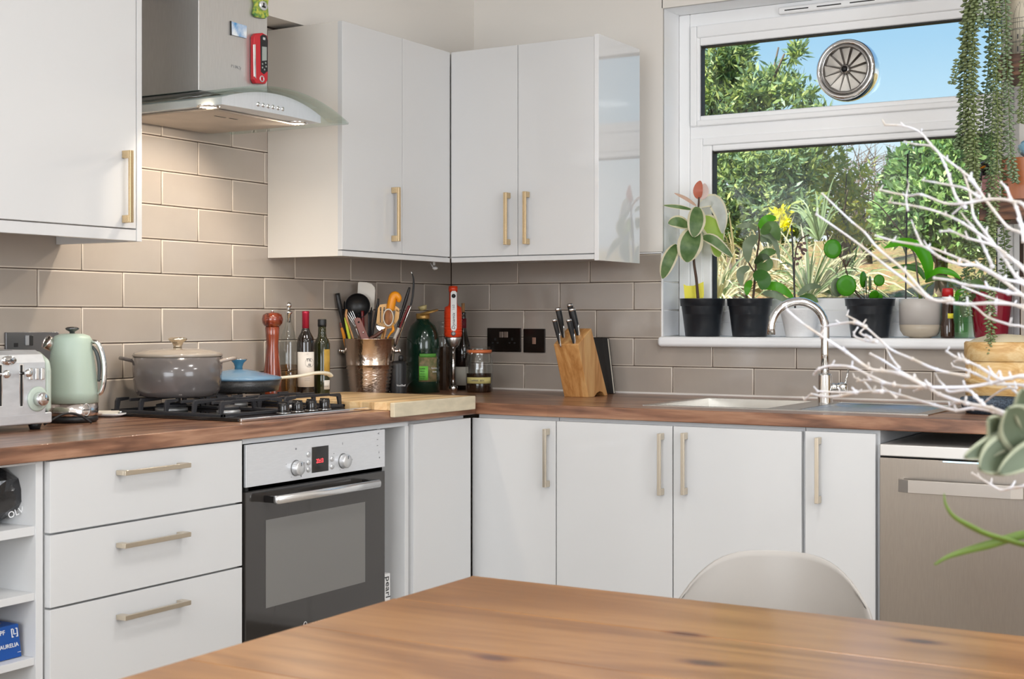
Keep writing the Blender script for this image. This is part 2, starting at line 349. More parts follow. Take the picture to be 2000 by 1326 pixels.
def row_back(k, x0, x1, z1=None):
    off = 0 if k % 2 == 0 else .5; sh = -.026 if k == 4 else 0
    ed = [0.0]+[RO+sh+(i+off)*TP for i in range(0 if off else 1, 11)]
    for a, b in zip(ed, ed[1:]):
        lo, hi = max(a, x0), min(b, x1)
        if hi-lo > .012:
            h = TQ if z1 is None else z1-(TZ+k*TQ); tile(wallB, (hi+lo)/2, TZ+k*TQ+h/2, hi-lo, h, 'B')
row_back(0, 0, 2.6); row_back(1, 0, 2.6, 1.1006)
for k in (2, 3, 4): row_back(k, 0, WX0)
for k in (2, 3, 4, 5): row_back(k, WX1+.003, 2.6)
for k, (a, b) in enumerate(((1.107, 1.2006), (1.2006, 1.3008), (1.3008, 1.401))): tile(wallB, .074, (a+b)/2, .135, b-a, 'V', (tile_white, tile_white))
B('corner_bead', UPVC, WX0-.0015, WX0+.0045, -.0025, .004, 1.107, 1.402, wallB, label='white tile edge trim')
B('trim_1', mat('white_silicone', (.78, .74, .70), .4), -.001, 2.6, -.008, .0, .9005, .909, kind='structure', bevel=.002)
B('trim_2', MATS['white_silicone'], -.001, .007, -3.0, -.008, .9005, .909, kind='structure', bevel=.002)
B('trim_3', UPVC, .79, WX0, -.004, .0, 1.401, 1.4055, kind='structure')
# window
def ring(x0, x1, z0, z1, wl_, wr, wb, wt, y0, y1, name, m, parent, bevel=.004, **k):
    b = MB(); b.box(x0, x0+wl_, y0, y1, z0, z1); b.box(x1-wr, x1, y0, y1, z0, z1); b.box(x0+wl_, x1-wr, y0, y1, z0, z0+wb); b.box(x0+wl_, x1-wr, y0, y1, z1-wt, z1)
    return b.build(name, m, parent, bevel=bevel, **k)
win = ring(WX0+.003, WX1, WZ0, WZ1-.004, .042, .045, .05, .05, .14, .21, 'window_1', UPVC, None, kind='structure')
B('transom', UPVC, .935, 2.057, .143, .21, 1.815, 1.87, win, bevel=.004)
ring(.940, 2.057, 1.860, 2.222, .026, .026, .022, .045, .128, .19, 'sash_frame', UPVC, win, .006)
ring(.958, 2.040, 1.878, 2.184, .018, .018, .020, .034, .136, .18, 'glazing_bead', UPVC, win, .005)
ring(.935, 2.057, 1.155, 1.820, .050, .034, .045, .030, .138, .20, 'casement_frame', UPVC, win, .006)
ring(.980, 2.026, 1.196, 1.796, .038, .022, .045, .027, .146, .19, 'glazing_bead', UPVC, win, .008)
gk = mat('black_gasket', (.02, .02, .02), .6)
ring(.975, 2.023, 1.895, 2.152, .004, .004, .0035, .006, .146, .178, 'gasket', gk, win, 0)
ring(1.016, 2.006, 1.239, 1.771, .005, .005, .003, .005, .152, .19, 'gasket', gk, win, 0)
WG = glassmat('window_glass', (.97, .99, .98))
B('pane', WG, .976, 2.022, .168, .172, 1.896, 2.150, win); B('pane', WG, 1.018, 2.004, .172, .176, 1.241, 1.769, win)
B('window_sill', UPVC, .884, 2.135, -.034, .14, 1.071, WZ0, kind='structure', bevel=.014, segs=4)
tv = B('trickle_vent', UPVC, 1.275, 1.76, .119, .1395, 2.226, 2.252, win, bevel=.007, label='slim white slotted trickle vent')
for i in range(4): B('slot', gk, 1.30+i*.115, 1.385+i*.115, .1175, .1195, 2.236, 2.2395, tv)
# round ventilator in the upper pane
vx, vz = P(1652, 136, 1, .13)[0], P(1652, 136, 1, .13)[2]
RY = Matrix.Rotation(R(90), 3, 'X')   # local z -> -y
silver = mat('worn_silver_plastic', (.86, .82, .75), .4, .15, noise=.3, nscale=14)
vent = thing('window_ventilator', 'round silver pull-cord ventilator with radial vanes set in the upper pane', 'ventilator', (vx, .16, vz))
MB().lathe([(.088, 0), (.103, .0), (.105, .01), (.103, .045), (.096, .054), (.088, .054), (.088, .02), (.088, 0)], (vx, .172, vz), 40, RY, cap=(False, False)).build('rim', CHROME, vent)
MB().lathe([(.0, .0), (.088, .0)], (vx, .164, vz), 40, RY, cap=(False, False)).build('backplate', mat('dark_bronze', (.34, .30, .26), .4, .3), vent)
MB().torus((vx, .122, vz), .080, .0055, RY, 40).build('inner_ring', mat('dark_chrome', (.35, .34, .33), .2, 1), vent)
for i in range(12):
    a = 2*math.pi*i/12; b = MB(); v = []
    for (r, da, yy) in ((.018, -.10, .128), (.074, -.235, .123), (.074, .20, .137), (.018, .12, .136)): v.append(b.bm.verts.new(Vector((vx+r*math.cos(a+da), yy, vz+r*math.sin(a+da)))))
    b._f(v); b.build('vane', silver, vent, solid=.0022)
MB().lathe([(.0, .0), (.016, 0), (.018, .010), (.013, .016), (.0, .016)], (vx, .13, vz), 20, RY).build('hub', mat('dark_chrome'), vent)
MB().lathe([(.0, .0), (.011, 0), (.0, .002)], (vx, .1138, vz), 16, RY).build('hub_cap', BLACK, vent)
# worktops (walnut), cut so the left run meets the deeper back run
WT, WB_ = .903, .866
wal_y = wood('walnut_along_y', srgb(98, 66, 50), srgb(136, 96, 74), srgb(172, 132, 106), 1, 1.0, .30, .25, 5, stave=.12)
wal_x = wood('walnut_along_x', srgb(98, 66, 50), srgb(140, 99, 76), srgb(176, 136, 108), 0, 1.0, .30, .25, 5, stave=.12)
B('worktop', wal_y, .0005, .594, -3.2, -.766, WB_, WT, bevel=.0035, label='walnut worktop along the left wall under the gas hob', cat='worktop')
m = MB(); xs_ = (.0005, 1.142, 1.93, 2.6); ys_ = (-.763, -.628, -.16, -.0005)
gv = [[m.bm.verts.new((x_, y_, WT)) for y_ in ys_] for x_ in xs_]
tops = [m._f([gv[i][j], gv[i+1][j], gv[i+1][j+1], gv[i][j+1]]) for i in range(3) for j in range(3) if (i, j) != (1, 1)]
ex = bmesh.ops.extrude_face_region(m.bm, geom=tops, use_keep_orig=True)
bmesh.ops.translate(m.bm, verts=[v for v in ex['geom'] if isinstance(v, bmesh.types.BMVert)], vec=(0, 0, WB_-WT))
m.build('worktop', wal_x, bevel=.0035, label='walnut worktop along the back wall holding the steel sink', cat='worktop')
# ================================================================ FITTED UNITS
GREY = mat('carcass_grey', (.62, .63, .64), .6)
FXL, FYR = .588, -.758
def bar_handle(parent, p0, p1, out, m, w=.011, t=.008, proj=.030):
    """bar between p0 and p1 on a face with outward normal out; two square feet"""
    p0 = Vector(p0); p1 = Vector(p1); out = Vector(out); d = (p1-p0).normalized(); s = d.cross(out); M = Matrix((s, out, d)).transposed().to_4x4(); M.translation = p0; Ln = (p1-p0).length
    b = MB(); b.box(-w/2, w/2, proj-t, proj, 0, Ln, M)
    for a in (0, Ln-.019): b.box(-w/2, w/2, 0.0, proj-t+.001, a, a+.019, M)
    return b.build('handle', m, parent, bevel=.0012)
def z_at(px, py, ax, val): return P(px, py, ax, val)[2]
def shelf_unit():
    t = thing('shelf_unit', 'open white shelf unit under the worktop at the left end', 'shelf unit', (.3, -2.8, 0))
    y1 = P(84, 1000, 0, .572)[1]; yi = P(70, 1000, 0, .572)[1]; y0 = -3.15
    B('side_panel', WHITEM, .03, .572, yi, y1, .1, .865, t, .001); B('side_panel', WHITEM, .03, .572, y0, y0+.02, .1, .865, t, .001)
    B('back_panel', WHITEM, .03, .04, y0+.02, yi, .1, .865, t); B('top_rail', WHITEM, .04, .572, y0+.02, yi, z_at(70, 906, 0, .572), .865, t, .001)
    for a, c in ((1027, 1045), (1157, 1172), (1283, 1298)):
        B('shelf', WHITEM, .04, .568, y0+.02, yi, z_at(70, c, 0, .568), z_at(70, a, 0, .568), t, .001)
    return t
shelf_unit()
DY0, DY1 = P(98, 1000, 0, FXL)[1], P(473, 1000, 0, FXL)[1]
du = thing('drawer_unit', 'white base unit with three drawers left of the oven', 'drawer unit', (.3, -2.17, 0))
B('carcass', GREY, .03, FXL-.0205, P(85, 1000, 0, .567)[1], DY1-.002, .1, .8655, du)
for z0, z1, hz in ((.709, .8635, .822), (.549, .7045, .658), (.150, .5445, .496)):
    d = B('drawer', WHITE, FXL-.019, FXL, DY0, DY1, z0, z1, du, .0012)
    bar_handle(d, (FXL, P(245, 900, 0, FXL+.03)[1], hz), (FXL, P(374, 900, 0, FXL+.03)[1], hz), (1, 0, 0), NICKEL)
B('kickboard', WHITEM, .5, .52, DY0, DY1, 0, .1, du)
# oven in its housing, narrow open slot on its right
OY0, OY1 = P(477, 900, 0, FXL)[1], P(750, 900, 0, FXL)[1]
hs = thing('oven_housing', 'white housing unit around the oven with narrow open slot', 'cabinet', (.3, -1.5, 0))
SY1 = P(800, 900, 0, FXL)[1]; SYi = P(793, 900, 0, FXL)[1]
B('top_rail', mat('rail_grey', (.60, .62, .64), .5), .05, FXL-.006, OY0, SY1-.0005, .853, .8655, hs)
B('side_panel', WHITEM, .03, FXL-.004, SYi, SY1, .1, .853, hs, .001)
B('side_panel', WHITEM, .03, .560, OY1+.004, OY1+.02, .1, .853, hs); B('back_panel', WHITEM, .03, .04, OY1+.02, SYi, .1, .853, hs); B('bottom_panel', WHITEM, .04, FXL-.01, OY1+.02, SYi, .24, .258, hs)
ov = thing('oven', 'built-in electric oven with steel control panel and black glass door', 'oven', (.3, (OY0+OY1)/2, .26))
B('body', mat('dark_grey_metal', (.05, .05, .05), .5, .5), .06, FXL-.004, OY0+.02, OY1-.006, .262, .846, ov)
steel_y = mat('brushed_steel_y', (.80, .82, .85), .36, .6, noise=.05, nscale=40, stretch=(1, 1, 14))
cp = B('control_panel', steel_y, FXL-.004, FXL+.004, OY0+.002, OY1-.001, .7435, .851, ov, .001)
XO = FXL+.004
def Lp(px, py, x=XO): q = P(px, py, 0, x); return q[1], q[2]
RXm = Matrix.Rotation(R(90), 3, 'Y')      # local z -> +x
for px, py in ((578, 914), (670, 900)):
    y, z = Lp(px, py); k = MB().lathe([(.0195, 0), (.0195, .002), (.0185, .016), (.017, .018), (0, .018)], (XO, y, z), 28, RXm).build('knob', mat('silver_plastic', (.66, .67, .68), .3, .6), ov)
    MB().torus((XO+.0004, y, z), .0205, .0009, RXm, 28, 6).build('dial_ring', mat('silver_dark', (.2, .2, .2), .4, .5), k)
    B('pointer', BLACK, XO+.0178, XO+.0185, y-.0008, y+.0008, z+.006, z+.015, k)
for px, py in ((602, 887), (602, 903), (602, 917), (648, 896), (648, 911)):
    y, z = Lp(px, py); MB().lathe([(.0075, 0), (.0075, .002), (.006, .004), (0, .0042)], (XO, y, z), 20, RXm).build('button', mat('silver_plastic'), ov)
y0, z1 = Lp(609, 872); y1, z0 = Lp(641, 919); dsp = B('display', BLACKG, XO-.001, XO+.0012, y0, y1, z0, z1-.002, ov)
red = mat('red_led', (1, .05, .06), .5, emit=2.2)
yy, zz = Lp(624, 900); text('clock_digits', '23:13', .016, red, TL(XO+.0014, yy, zz), dsp, xs=.85)
ink = mat('dark_ink', (.10, .10, .11), .6)
for px, py, s_ in ((578, 876, 'o'), (669, 866, 'i'), (739, 846, '-c'), (737, 858, '~'), (737, 870, '~'), (740, 883, 'i'), (741, 895, '*'), (559, 906, '-'), (594, 905, '='), (569, 931, '-'), (588, 929, 's'), (652, 888, "'"), (687, 898, '='), (664, 917, '-'), (679, 913, '~')):
    y, z = Lp(px, py); text('symbol', s_, .011, ink, TL(XO+.0003, y, z), cp)
B('gap', DARK, FXL-.012, FXL-.004, OY0+.01, OY1-.004, .7322, .7435, ov)
dr = B('door', mat('black_oven_glass', (.035, .031, .028), .07, coat=.6), FXL-.016, FXL+.004, OY0+.001, OY1-.001, .265, .7315, ov, .0015)
ya, za = Lp(519, 1015); yb, zb = Lp(713, 975); yc, zc = Lp(519, 1188)
B('door_window', mat('grey_oven_glass', (.17, .165, .155), .10, coat=.5), FXL+.0035, FXL+.0046, ya, yb, zc, za-.001, dr)
hd = MB()
ha = Lp(543, 977, FXL+.052); hb = Lp(744, 944, FXL+.052)
hd.tube([(FXL+.040, ha[0], ha[1]), (FXL+.050, ha[0]+.004, ha[1]), (FXL+.050, hb[0]-.004, hb[1]), (FXL+.040, hb[0], hb[1])], [.011, .011, .011, .011], 12, flat=(.55, 1))
hd.build('handle', mat('polished_alu', (.80, .80, .80), .25, .9), dr)
for yy in (ha[0]+.004, hb[0]-.020): B('handle_bracket', BLACKG, FXL+.003, FXL+.045, yy-.004, yy+.016, ha[1]-.009, ha[1]+.010, dr, .003)
y, z = Lp(622, 1217); text('lettering', 'BOSCH', .017, mat('print_white', (.8, .8, .8), .5), TL(XO+.0004, y, z), dr)
y, z = Lp(596, 1219); MB().torus((XO+.0006, y, z), .0065, .0009, RXm, 20, 4).build('emblem', MATS['print_white'], dr)
# white booklet box in the slot
bx = thing('small_box', 'small white carton with black lettering standing in the slot beside the oven', 'box', (.5, OY1+.06, .258))
yb_ = P(751, 1150, 0, .565)[1]; B('carton', mat('carton_white', (.82, .82, .82), .6), .44, .565, yb_-.012, yb_+.028, .2585, z_at(758, 1120, 0, .565), bx, .001)
text('lettering', 'pearl', .032, BLACK, MX((.5655, yb_+.016, z_at(758, 1146, 0, .565)), (0, 0, -1), (0, 1, 0)), bx); B('print', BLACK, .565, .5656, yb_-.004, yb_+.001, .30, .352, bx)
# door beside the slot and its corner unit
cy0, cy1 = P(808, 900, 0, FXL)[1], P(919.5, 900, 0, FXL)[1]
cu = thing('corner_cabinet', 'white corner base cabinet, its plain door facing the oven side', 'cabinet', (.3, -.95, 0))
B('carcass', GREY, .03, FXL-.021, SY1+.003, -.80, .1, .865, cu); B('door', WHITE, FXL-.020, FXL, cy0, cy1, .13, .8555, cu, .0012)
# back run: doors facing the room
def X(px, y=FYR): return P(px, 900, 1, y)[0]
def base_unit(label, doors, x0, x1, top=.8655):
    t = thing('base_cabinet', label, 'cabinet', ((x0+x1)/2, -.4, 0), 'white base cabinets on the back run')
    B('carcass', GREY, x0, x1, FYR+.021, -.2, .1, top, t)
    if top < .86: B('front_rail', GREY, x0, x1, FYR+.021, FYR+.055, top, .8655, t)
    for a, b, ht in doors:
        xa, xb = X(a), X(b); d = B('door', WHITE, xa, xb, FYR, FYR+.019, .13, .8535+(.002 if a > 1500 else 0), t, .0012)
        xh, za, zb = ht; p = P(xh, za, 1, FYR-.03); q = P(xh, zb, 1, FYR-.03)
        bar_handle(d, (p[0], FYR, q[2]), (p[0], FYR, p[2]), (0, -1, 0), NICKEL)
    return t
base_unit('white base cabinet filling the corner of the back run, single door', [(922.3, 1085, (1062, 838, 952))], X(929), X(1086)-.001)
base_unit('white double-door cabinet under the sink', [(1087, 1313, (1286, 847, 968)), (1315.2, 1565.5, (1332, 846, 967))], X(1086)+.001, X(1569)-.001, .735)
base_unit('narrow white base cabinet left of the dishwasher', [(1572.5, 1710, (1594, 855, 984))], X(1569)+.001, X(1715))
# dishwasher
DX0 = X(1717.5)+.004; DX1 = DX0+.598; DF = FYR-.012
steel_dw = mat('warm_brushed_steel', (.40, .355, .31), .30, 1, noise=.05, nscale=30, bump=.02, bscale=50, stretch=(12, 1, 1))
dw = thing('dishwasher', 'brushed steel dishwasher under the worktop at the right', 'dishwasher', ((DX0+DX1)/2, -.45, 0))
zt0, zt1 = P(1718, 890, 1, DF)[2], P(1718, 867, 1, DF)[2]
B('body', mat('dark_grey_metal'), DX0+.004, DX1-.004, DF+.035, -.18, .06, zt1-.004, dw)
B('top_panel', mat('light_steel', (.70, .68, .65), .35, .6), DX0, DX1, DF, DF+.5, zt0, zt1, dw, .003)
ddo = B('door', steel_dw, DX0, DX1, DF-.001, DF+.030, .12, zt0-.004, dw, .002)
q0, q1 = P(1842, 898, 1, DF), P(1912, 907, 1, DF)
B('display', mat('pale_blue_led', (.45, .75, .95), .4, emit=.9), q0[0], q1[0], DF-.0018, DF-.0005, q1[2]+.001, q0[2]-.0025, ddo)
hx0, hx1 = P(1748, 950, 1, DF-.04)[0], P(2002, 970, 1, DF-.04)[0]; hz0, hz1 = P(1748, 961, 1, DF-.04)[2], P(1748, 936, 1, DF-.04)[2]
MB().prism([(hx0, 0), (hx0+.006, -.030), (hx0+.035, -.042), (hx1-.035, -.042), (hx1-.006, -.030), (hx1, 0), (hx1-.012, 0), (hx1-.018, -.026), (hx1-.04, -.034), (hx0+.04, -.034), (hx0+.018, -.026), (hx0+.012, 0)], hz0, hz1, lambda u, v, w: Vector((u, DF+v, w))).build('handle', mat('handle_steel', (.50, .46, .42), .32, .9), ddo, bevel=.001)
# ---------------------------------------------------------------- wall cabinets
UZ0, UZ1 = 1.364, 2.093; UX, UY = .300, -.466
ul = thing('wall_cabinet', 'tall white wall cabinet left of the cooker hood', 'cabinet', (.15, -2.4, UZ0), 'white wall cabinets')
B('carcass', WHITEM, .001, .279, -2.94, -1.945, 1.40, 2.55, ul); B('end_panel', WHITE, .001, UX, -1.938, -1.920, 1.368, 2.56, ul, .001)
d = B('door', WHITE, .2805, UX, -2.50, -1.9405, 1.4005, 2.55, ul, .0012); B('door', WHITE, .2805, UX, -2.95, -2.503, 1.4005, 2.55, ul, .0012)
B('pelmet', WHITE, .2805, UX-.001, -2.95, -1.939, 1.369, 1.3975, ul, .001)
bar_handle(d, (UX, P(258, 400, 0, UX+.03)[1], 1.413), (UX, P(258, 400, 0, UX+.03)[1], 1.596), (1, 0, 0), BRASS, .012)
lu = thing('wall_cabinet', 'white wall cabinet right of the hood with one brass handle', 'cabinet', (.15, -.76, UZ0), 'white wall cabinets')
B('carcass', WHITEM, .001, .280, -1.058, -.452, 1.378, 2.092, lu)
B('end_panel', mat('cream_satin_panel', srgb(224, 219, 211), .5), .0005, .283, -1.077, -1.0595, UZ0, UZ1, lu, .0008)
ysp = P(786, 300, 0, UX)[1]
d1 = B('door', WHITE, .2815, UX, -1.077, ysp-.0012, 1.3835, UZ1, lu, .0012); B('door', WHITE, .2815, UX, ysp+.0012, UY-.0025, 1.3835, UZ1, lu, .0012)
B('pelmet', WHITE, .2815, UX-.001, -1.077, UY-.001, UZ0, 1.3805, lu, .001)
yh = P(781, 420, 0, UX+.03)[1]; bar_handle(d1, (UX, yh, 1.421), (UX, yh, 1.597), (1, 0, 0), BRASS, .012)
ru = thing('wall_cabinet', 'white wall cabinet beside the window with two brass handles and glossy end', 'cabinet', (.6, -.3, UZ0), 'white wall cabinets')
B('carcass', WHITEM, .285, .858, UY+.0205, -.157, 1.378, 2.092, ru); B('carcass_back', WHITEM, .285, .785, -.1565, -.001, 1.378, 2.09, ru)
xa, xb, xc, xd = P(881, 300, 1, UY)[0], P(1011.2, 300, 1, UY)[0], P(1161, 300, 1, UY)[0], P(1169.6, 300, 1, UY)[0]
g1 = B('door', WHITE, xa, xb-.0012, UY, UY+.019, 1.3835, UZ1, ru, .0012); g2 = B('door', WHITE, xb+.0012, xc-.001, UY, UY+.019, 1.3835, UZ1, ru, .0012)
B('pelmet', WHITE, xa, xc-.001, UY+.001, UY+.02, UZ0, 1.3805, ru, .001)
B('end_panel', mat('white_high_gloss', (.74, .74, .745), .05, coat=.8), xc, xd, UY-.001, -.157, UZ0-.004, UZ1+.006, ru, .001)
for g, px in ((g1, 985.5), (g2, 1023)):
    xh = P(px, 420, 1, UY-.03)[0]; bar_handle(g, (xh, UY, 1.419), (xh, UY, 1.595), (0, -1, 0), BRASS, .012)
ck = thing('cable_clip', 'small white plastic clip hanging under the corner wall cabinets', 'clip', P(848, 518, 1, -.40))
c0 = P(848, 515, 1, -.40); m = MB(); m.box(c0.x-.003, c0.x+.003, -.403, -.397, c0.z-.006, 1.3785); m.cyl((c0.x-.016, -.4, c0.z+.002), (c0.x+.002, -.4, c0.z-.022), .002); m.build('arm', UPVC, ck)
MB().sphere((c0.x+.004, -.4, c0.z-.016), .010, 14, 8, sz=.6).build('pad', UPVC, ck)
# ================================================================ COOKER HOOD
CHX = .272
hy0, hy1 = P(388, 100, 0, CHX)[1], P(522, 100, 0, CHX)[1]; HC = -1.55
hood = thing('cooker_hood', 'steel chimney cooker hood with curved glass canopy above the hob', 'cooker hood', (.2, HC, 1.73))
steel_z = mat('hood_steel', (.70, .69, .675), .36, .8, noise=.06, nscale=30, bump=.02, bscale=60, stretch=(14, 14, 1))
B('chimney', steel_z, .001, CHX, hy0, hy1, 1.795, 2.648, hood, .0015)
def garc(y): return 1.742+.056*(1-((y-HC)/.30)**2)
def gtop(s_, t): y = HC-.30+.60*s_; x = .004+(.452+.016*(1-(2*s_-1)**2))*t; return Vector((x, y, garc(y)))
MB().grid(gtop, 28, 4).build('glass_canopy', glassmat('green_tint_glass', (.90, .97, .94), .03, .08), hood, solid=.006, label='curved clear glass canopy')
HB = 1.733; y0h, y1h = -1.765, -1.350
m = MB(); N = 14; ro = []
for i in range(N+1):
    y = y0h+(y1h-y0h)*i/N; u = (2*i/N-1); xf = .432+.012*(1-u*u); zt = HB+.020+.034*(1-u*u); ro.append([m.bm.verts.new(Vector(p)) for p in ((.002, y, HB), (xf, y, HB), (xf, y, zt), (.002, y, zt))])
for a, b in zip(ro, ro[1:]):
    for k in range(4): m._f([a[k], b[k], b[(k+1) % 4], a[(k+1) % 4]])
m._f(ro[0]); m._f(ro[-1][::-1])
m.build('body', mat('hood_body_steel', (.74, .77, .81), .4, .6, noise=.05, nscale=30, stretch=(1, 12, 1)), hood)
fp = B('filter_panel', mat('filter_steel', (.50, .44, .38), .45, .8, noise=.15, nscale=9), .03, .375, -1.745, -1.375, HB-.007, HB-.0005, hood, .002)
for px, py, w in ((430, 228, .022), (456, 232, .016)):
    q = P(px, py, 2, HB-.007); B('slot', DARK, q.x-.003, q.x+.003, q.y-w, q.y+w, HB-.0076, HB-.0069, fp)
warm = mat('halogen_glow', (1, .86, .62), .3, emit=14)
for px, py in ((407, 209.5), (580, 241.5)):
    q = P(px, py, 2, HB-.003); q = Vector((min(q.x, .412), q.y, HB))
    MB().lathe([(.031, 0), (.031, -.004), (.024, -.005), (.024, 0)], q, 28, cap=(False, False)).build('light_rim', CHROME, hood)
    MB().lathe([(0, -.0025), (.0238, -.0025)], q, 24, cap=(False, False)).build('light', warm, hood)
    lamp('SPOT', 'hood_lamp', (q.x, q.y, HB-.012), (R(-30) if px > 500 else R(8), R(22), 0), 8.8, (1, .86, .70), spot_size=R(146), spot_blend=.55, shadow_soft_size=.022)
for i in range(6):
    q = P(504+9.6*i, 203.5+1.9*i, 0, .443); MB().lathe([(.0065, 0), (.006, .005), (.0, .0055)], (.440, q.y, q.z), 16, RXm).build('button', CHROME, hood)
# things stuck on the chimney
def Cp(px, py): q = P(px, py, 0, CHX); return q.y, q.z
q = P(461, 131, 0, CHX); text('faint_print', "P \\ \\N.,'y", .012, mat('faint_grey', (.30, .30, .31), .5), TL(CHX+.0004, q.y, q.z), hood)
def plateX(name, poly, x0, x1, m, parent, **k): return MB().prism([Cp(*p) for p in poly], x0, x1, lambda u, v, w: Vector((w, u, v))).build(name, m, parent, **k)
th = thing('kitchen_thermometer', 'red folding kitchen thermometer stuck to the hood chimney', 'thermometer', (CHX, *Cp(502, 166)))
plateX('body', [(488, 72), (493, 66), (505, 65), (514, 70), (516, 80), (515, 157), (511, 165), (492, 164), (488, 156)], CHX+.001, CHX+.016, mat('red_plastic', (.55, .02, .03), .3), th, bevel=.003)
plateX('face', [(500, 72), (505, 68), (512, 71), (514.5, 80), (514, 140), (507, 146), (501, 141)], CHX+.016, CHX+.0168, BLACK, th)
plateX('screen', [(503, 92), (512, 93), (512, 119), (503, 120)], CHX+.0168, CHX+.0175, mat('lcd_grey', (.36, .39, .36), .3), th)
plateX('probe', [(487, 88), (490, 88), (491, 155), (488, 150)], CHX+.014, CHX+.018, CHROME, th)
for px, py in ((504, 126), (510, 124), (504, 133), (511, 131), (508, 137)): y, z = Cp(px, py); MB().lathe([(.003, 0), (.0025, .001), (0, .001)], (CHX+.0168, y, z), 10, RXm).build('button', MATS['lcd_grey'], th)
y, z = Cp(507, 77); text('symbol', '88', .011, MATS['print_white'], TL(CHX+.017, y, z), th)
y, z = Cp(503, 155); m = MB(); m.torus((CHX+.0165, y, z), .008, .002, RXm, 20, 6); m.build('opener_ring', mat('silver_plastic'), th)
ph = thing('fridge_magnet', 'small blue and white photo magnet on the hood chimney', 'magnet', (CHX, *Cp(465, 72)))
cm = mat('sky_photo', srgb(235, 240, 244), .4, noise=.01, nscale=28, col2=srgb(60, 140, 200))
plateX('card', [(449.5, 42), (480, 51), (479.5, 75), (450, 68)], CHX+.0008, CHX+.004, [cm], ph)
plateX('edge_frame', [(449, 41), (449.8, 41), (450.5, 69), (449.5, 69)], CHX+.0008, CHX+.0045, BLACK, ph)
op = thing('bottle_opener', 'green patterned magnetic bottle opener high on the hood chimney', 'bottle opener', (CHX, *Cp(507, 38)))
gm = mat('green_floral', srgb(70, 130, 70), .35, noise=.3, nscale=90, col2=srgb(205, 205, 80))
plateX('body', [(489, -40), (520, -40), (522, -8), (519, 12), (521, 32), (514, 37), (496, 34), (490, 27), (494, 8), (489, -8)], CHX+.001, CHX+.009, gm, op, bevel=.002)
y, z = Cp(509, 12); MB().lathe([(.0, 0), (.014, 0), (.013, .003), (0, .003)], (CHX+.009, y, z), 24, RXm, sy=1.3).build('plate', mat('pale_metal', (.72, .74, .74), .35, .4), op)
B('opening', BLACK, CHX+.0115, CHX+.0124, y-.008, y+.008, z-.006, z-.001, op); B('tooth', BLACK, CHX+.0115, CHX+.0124, y-.003, y+.003, z-.0015, z+.008, op)
# ================================================================ HOB
hob = thing('gas_hob', 'black glass gas hob set in the left worktop', 'hob', (.27, -1.52, WT))
HX0, HX1, HY0, HY1 = .02, .530, -1.800, -1.240
B('glass_plate', mat('black_hob_glass', (.035, .025, .02), .06, coat=.6), HX0, HX1-.008, HY0+.004, HY1, WT+.0006, .911, hob, .002)
B('front_trim', CHROME, HX1-.008, HX1, HY0, HY1, WT+.0006, .9125, hob, .0015)
B('side_trim', BLACKG, HX0, HX1-.008, HY0-.002, HY0+.004, WT+.0006, .913, hob, .0015)
for (bx_, by_, br) in ((.155, -1.665, .045), (.365, -1.665, .032), (.155, -1.395, .032), (.365, -1.395, .026)):
    q = MB().lathe([(br, 0), (br, .010), (br*.86, .012), (br*.86, .014), (0, .014)], (bx_, by_, .911), 28).build('burner', mat('burner_alloy', (.45, .45, .45), .4, .8), hob)
    MB().lathe([(br*.95, .0), (br*.95, .006), (br*.6, .010), (0, .010)], (bx_, by_, .925), 28).build('burner_cap', IRON, q)
    for i in range(0): pass
GZ = .952
for (ya, yb) in ((-1.785, -1.53), (-1.525, -1.265)):
    m = MB(); z0, z1 = .9115, .920
    for b in ((.045, .455, ya, ya+.010), (.045, .455, yb-.010, yb), (.045, .055, ya, yb), (.445, .455, ya, yb)): m.box(b[0], b[1], b[2], b[3], z0, z1)
    m.build('support_frame', IRON, hob, bevel=.0015)
    yc = (ya+yb)/2
    for x_ in (.060, .150, .245, .345, .440):
        for (s_, ye) in ((1, ya), (-1, yb)):
            ln = .085 if x_ in (.150, .345) else .05
            poly = [(0, z1-.002), (.012, z1-.002), (.018, GZ-.010), (ln, GZ-.007), (ln, GZ), (.008, GZ), (.002, GZ-.008)]
            MB().prism(poly, x_-.0035, x_+.0035, lambda u, v, w, ye=ye, s_=s_: Vector((w, ye+s_*(u+.001), v))).build('support_finger', IRON, hob, bevel=.0008)
    for x_ in (.105, .295, .405):
        B('support_bar', IRON, x_-.003, x_+.003, ya+.012, yb-.012, GZ-.009, GZ-.001, hob, .001)
for px, py in ((556, 808), (583, 805), (610, 802.5), (636, 800.5)):
    q = P(px, py, 2, .913); q = P(px-2, py, 2, .911)
    k = MB().lathe([(.0155, 0), (.0160, .003), (.0150, .024), (.0135, .027), (0, .027)], (q.x, q.y, .914), 24).build('knob', BLACKG, hob)
    MB().torus((q.x, q.y, .9135), .0190, .0016, None, 24, 6).build('knob_ring', CHROME, k); B('grip', BLACK, q.x-.015, q.x+.015, q.y-.003, q.y+.003, .940, .9445, k, .001)
q = P(515, 815, 2, .911); text('lettering', 'tempolux', .012, MATS['print_white'], MX((q.x, q.y, .9113), (0, 1, 0), (-1, 0, 0)), hob)
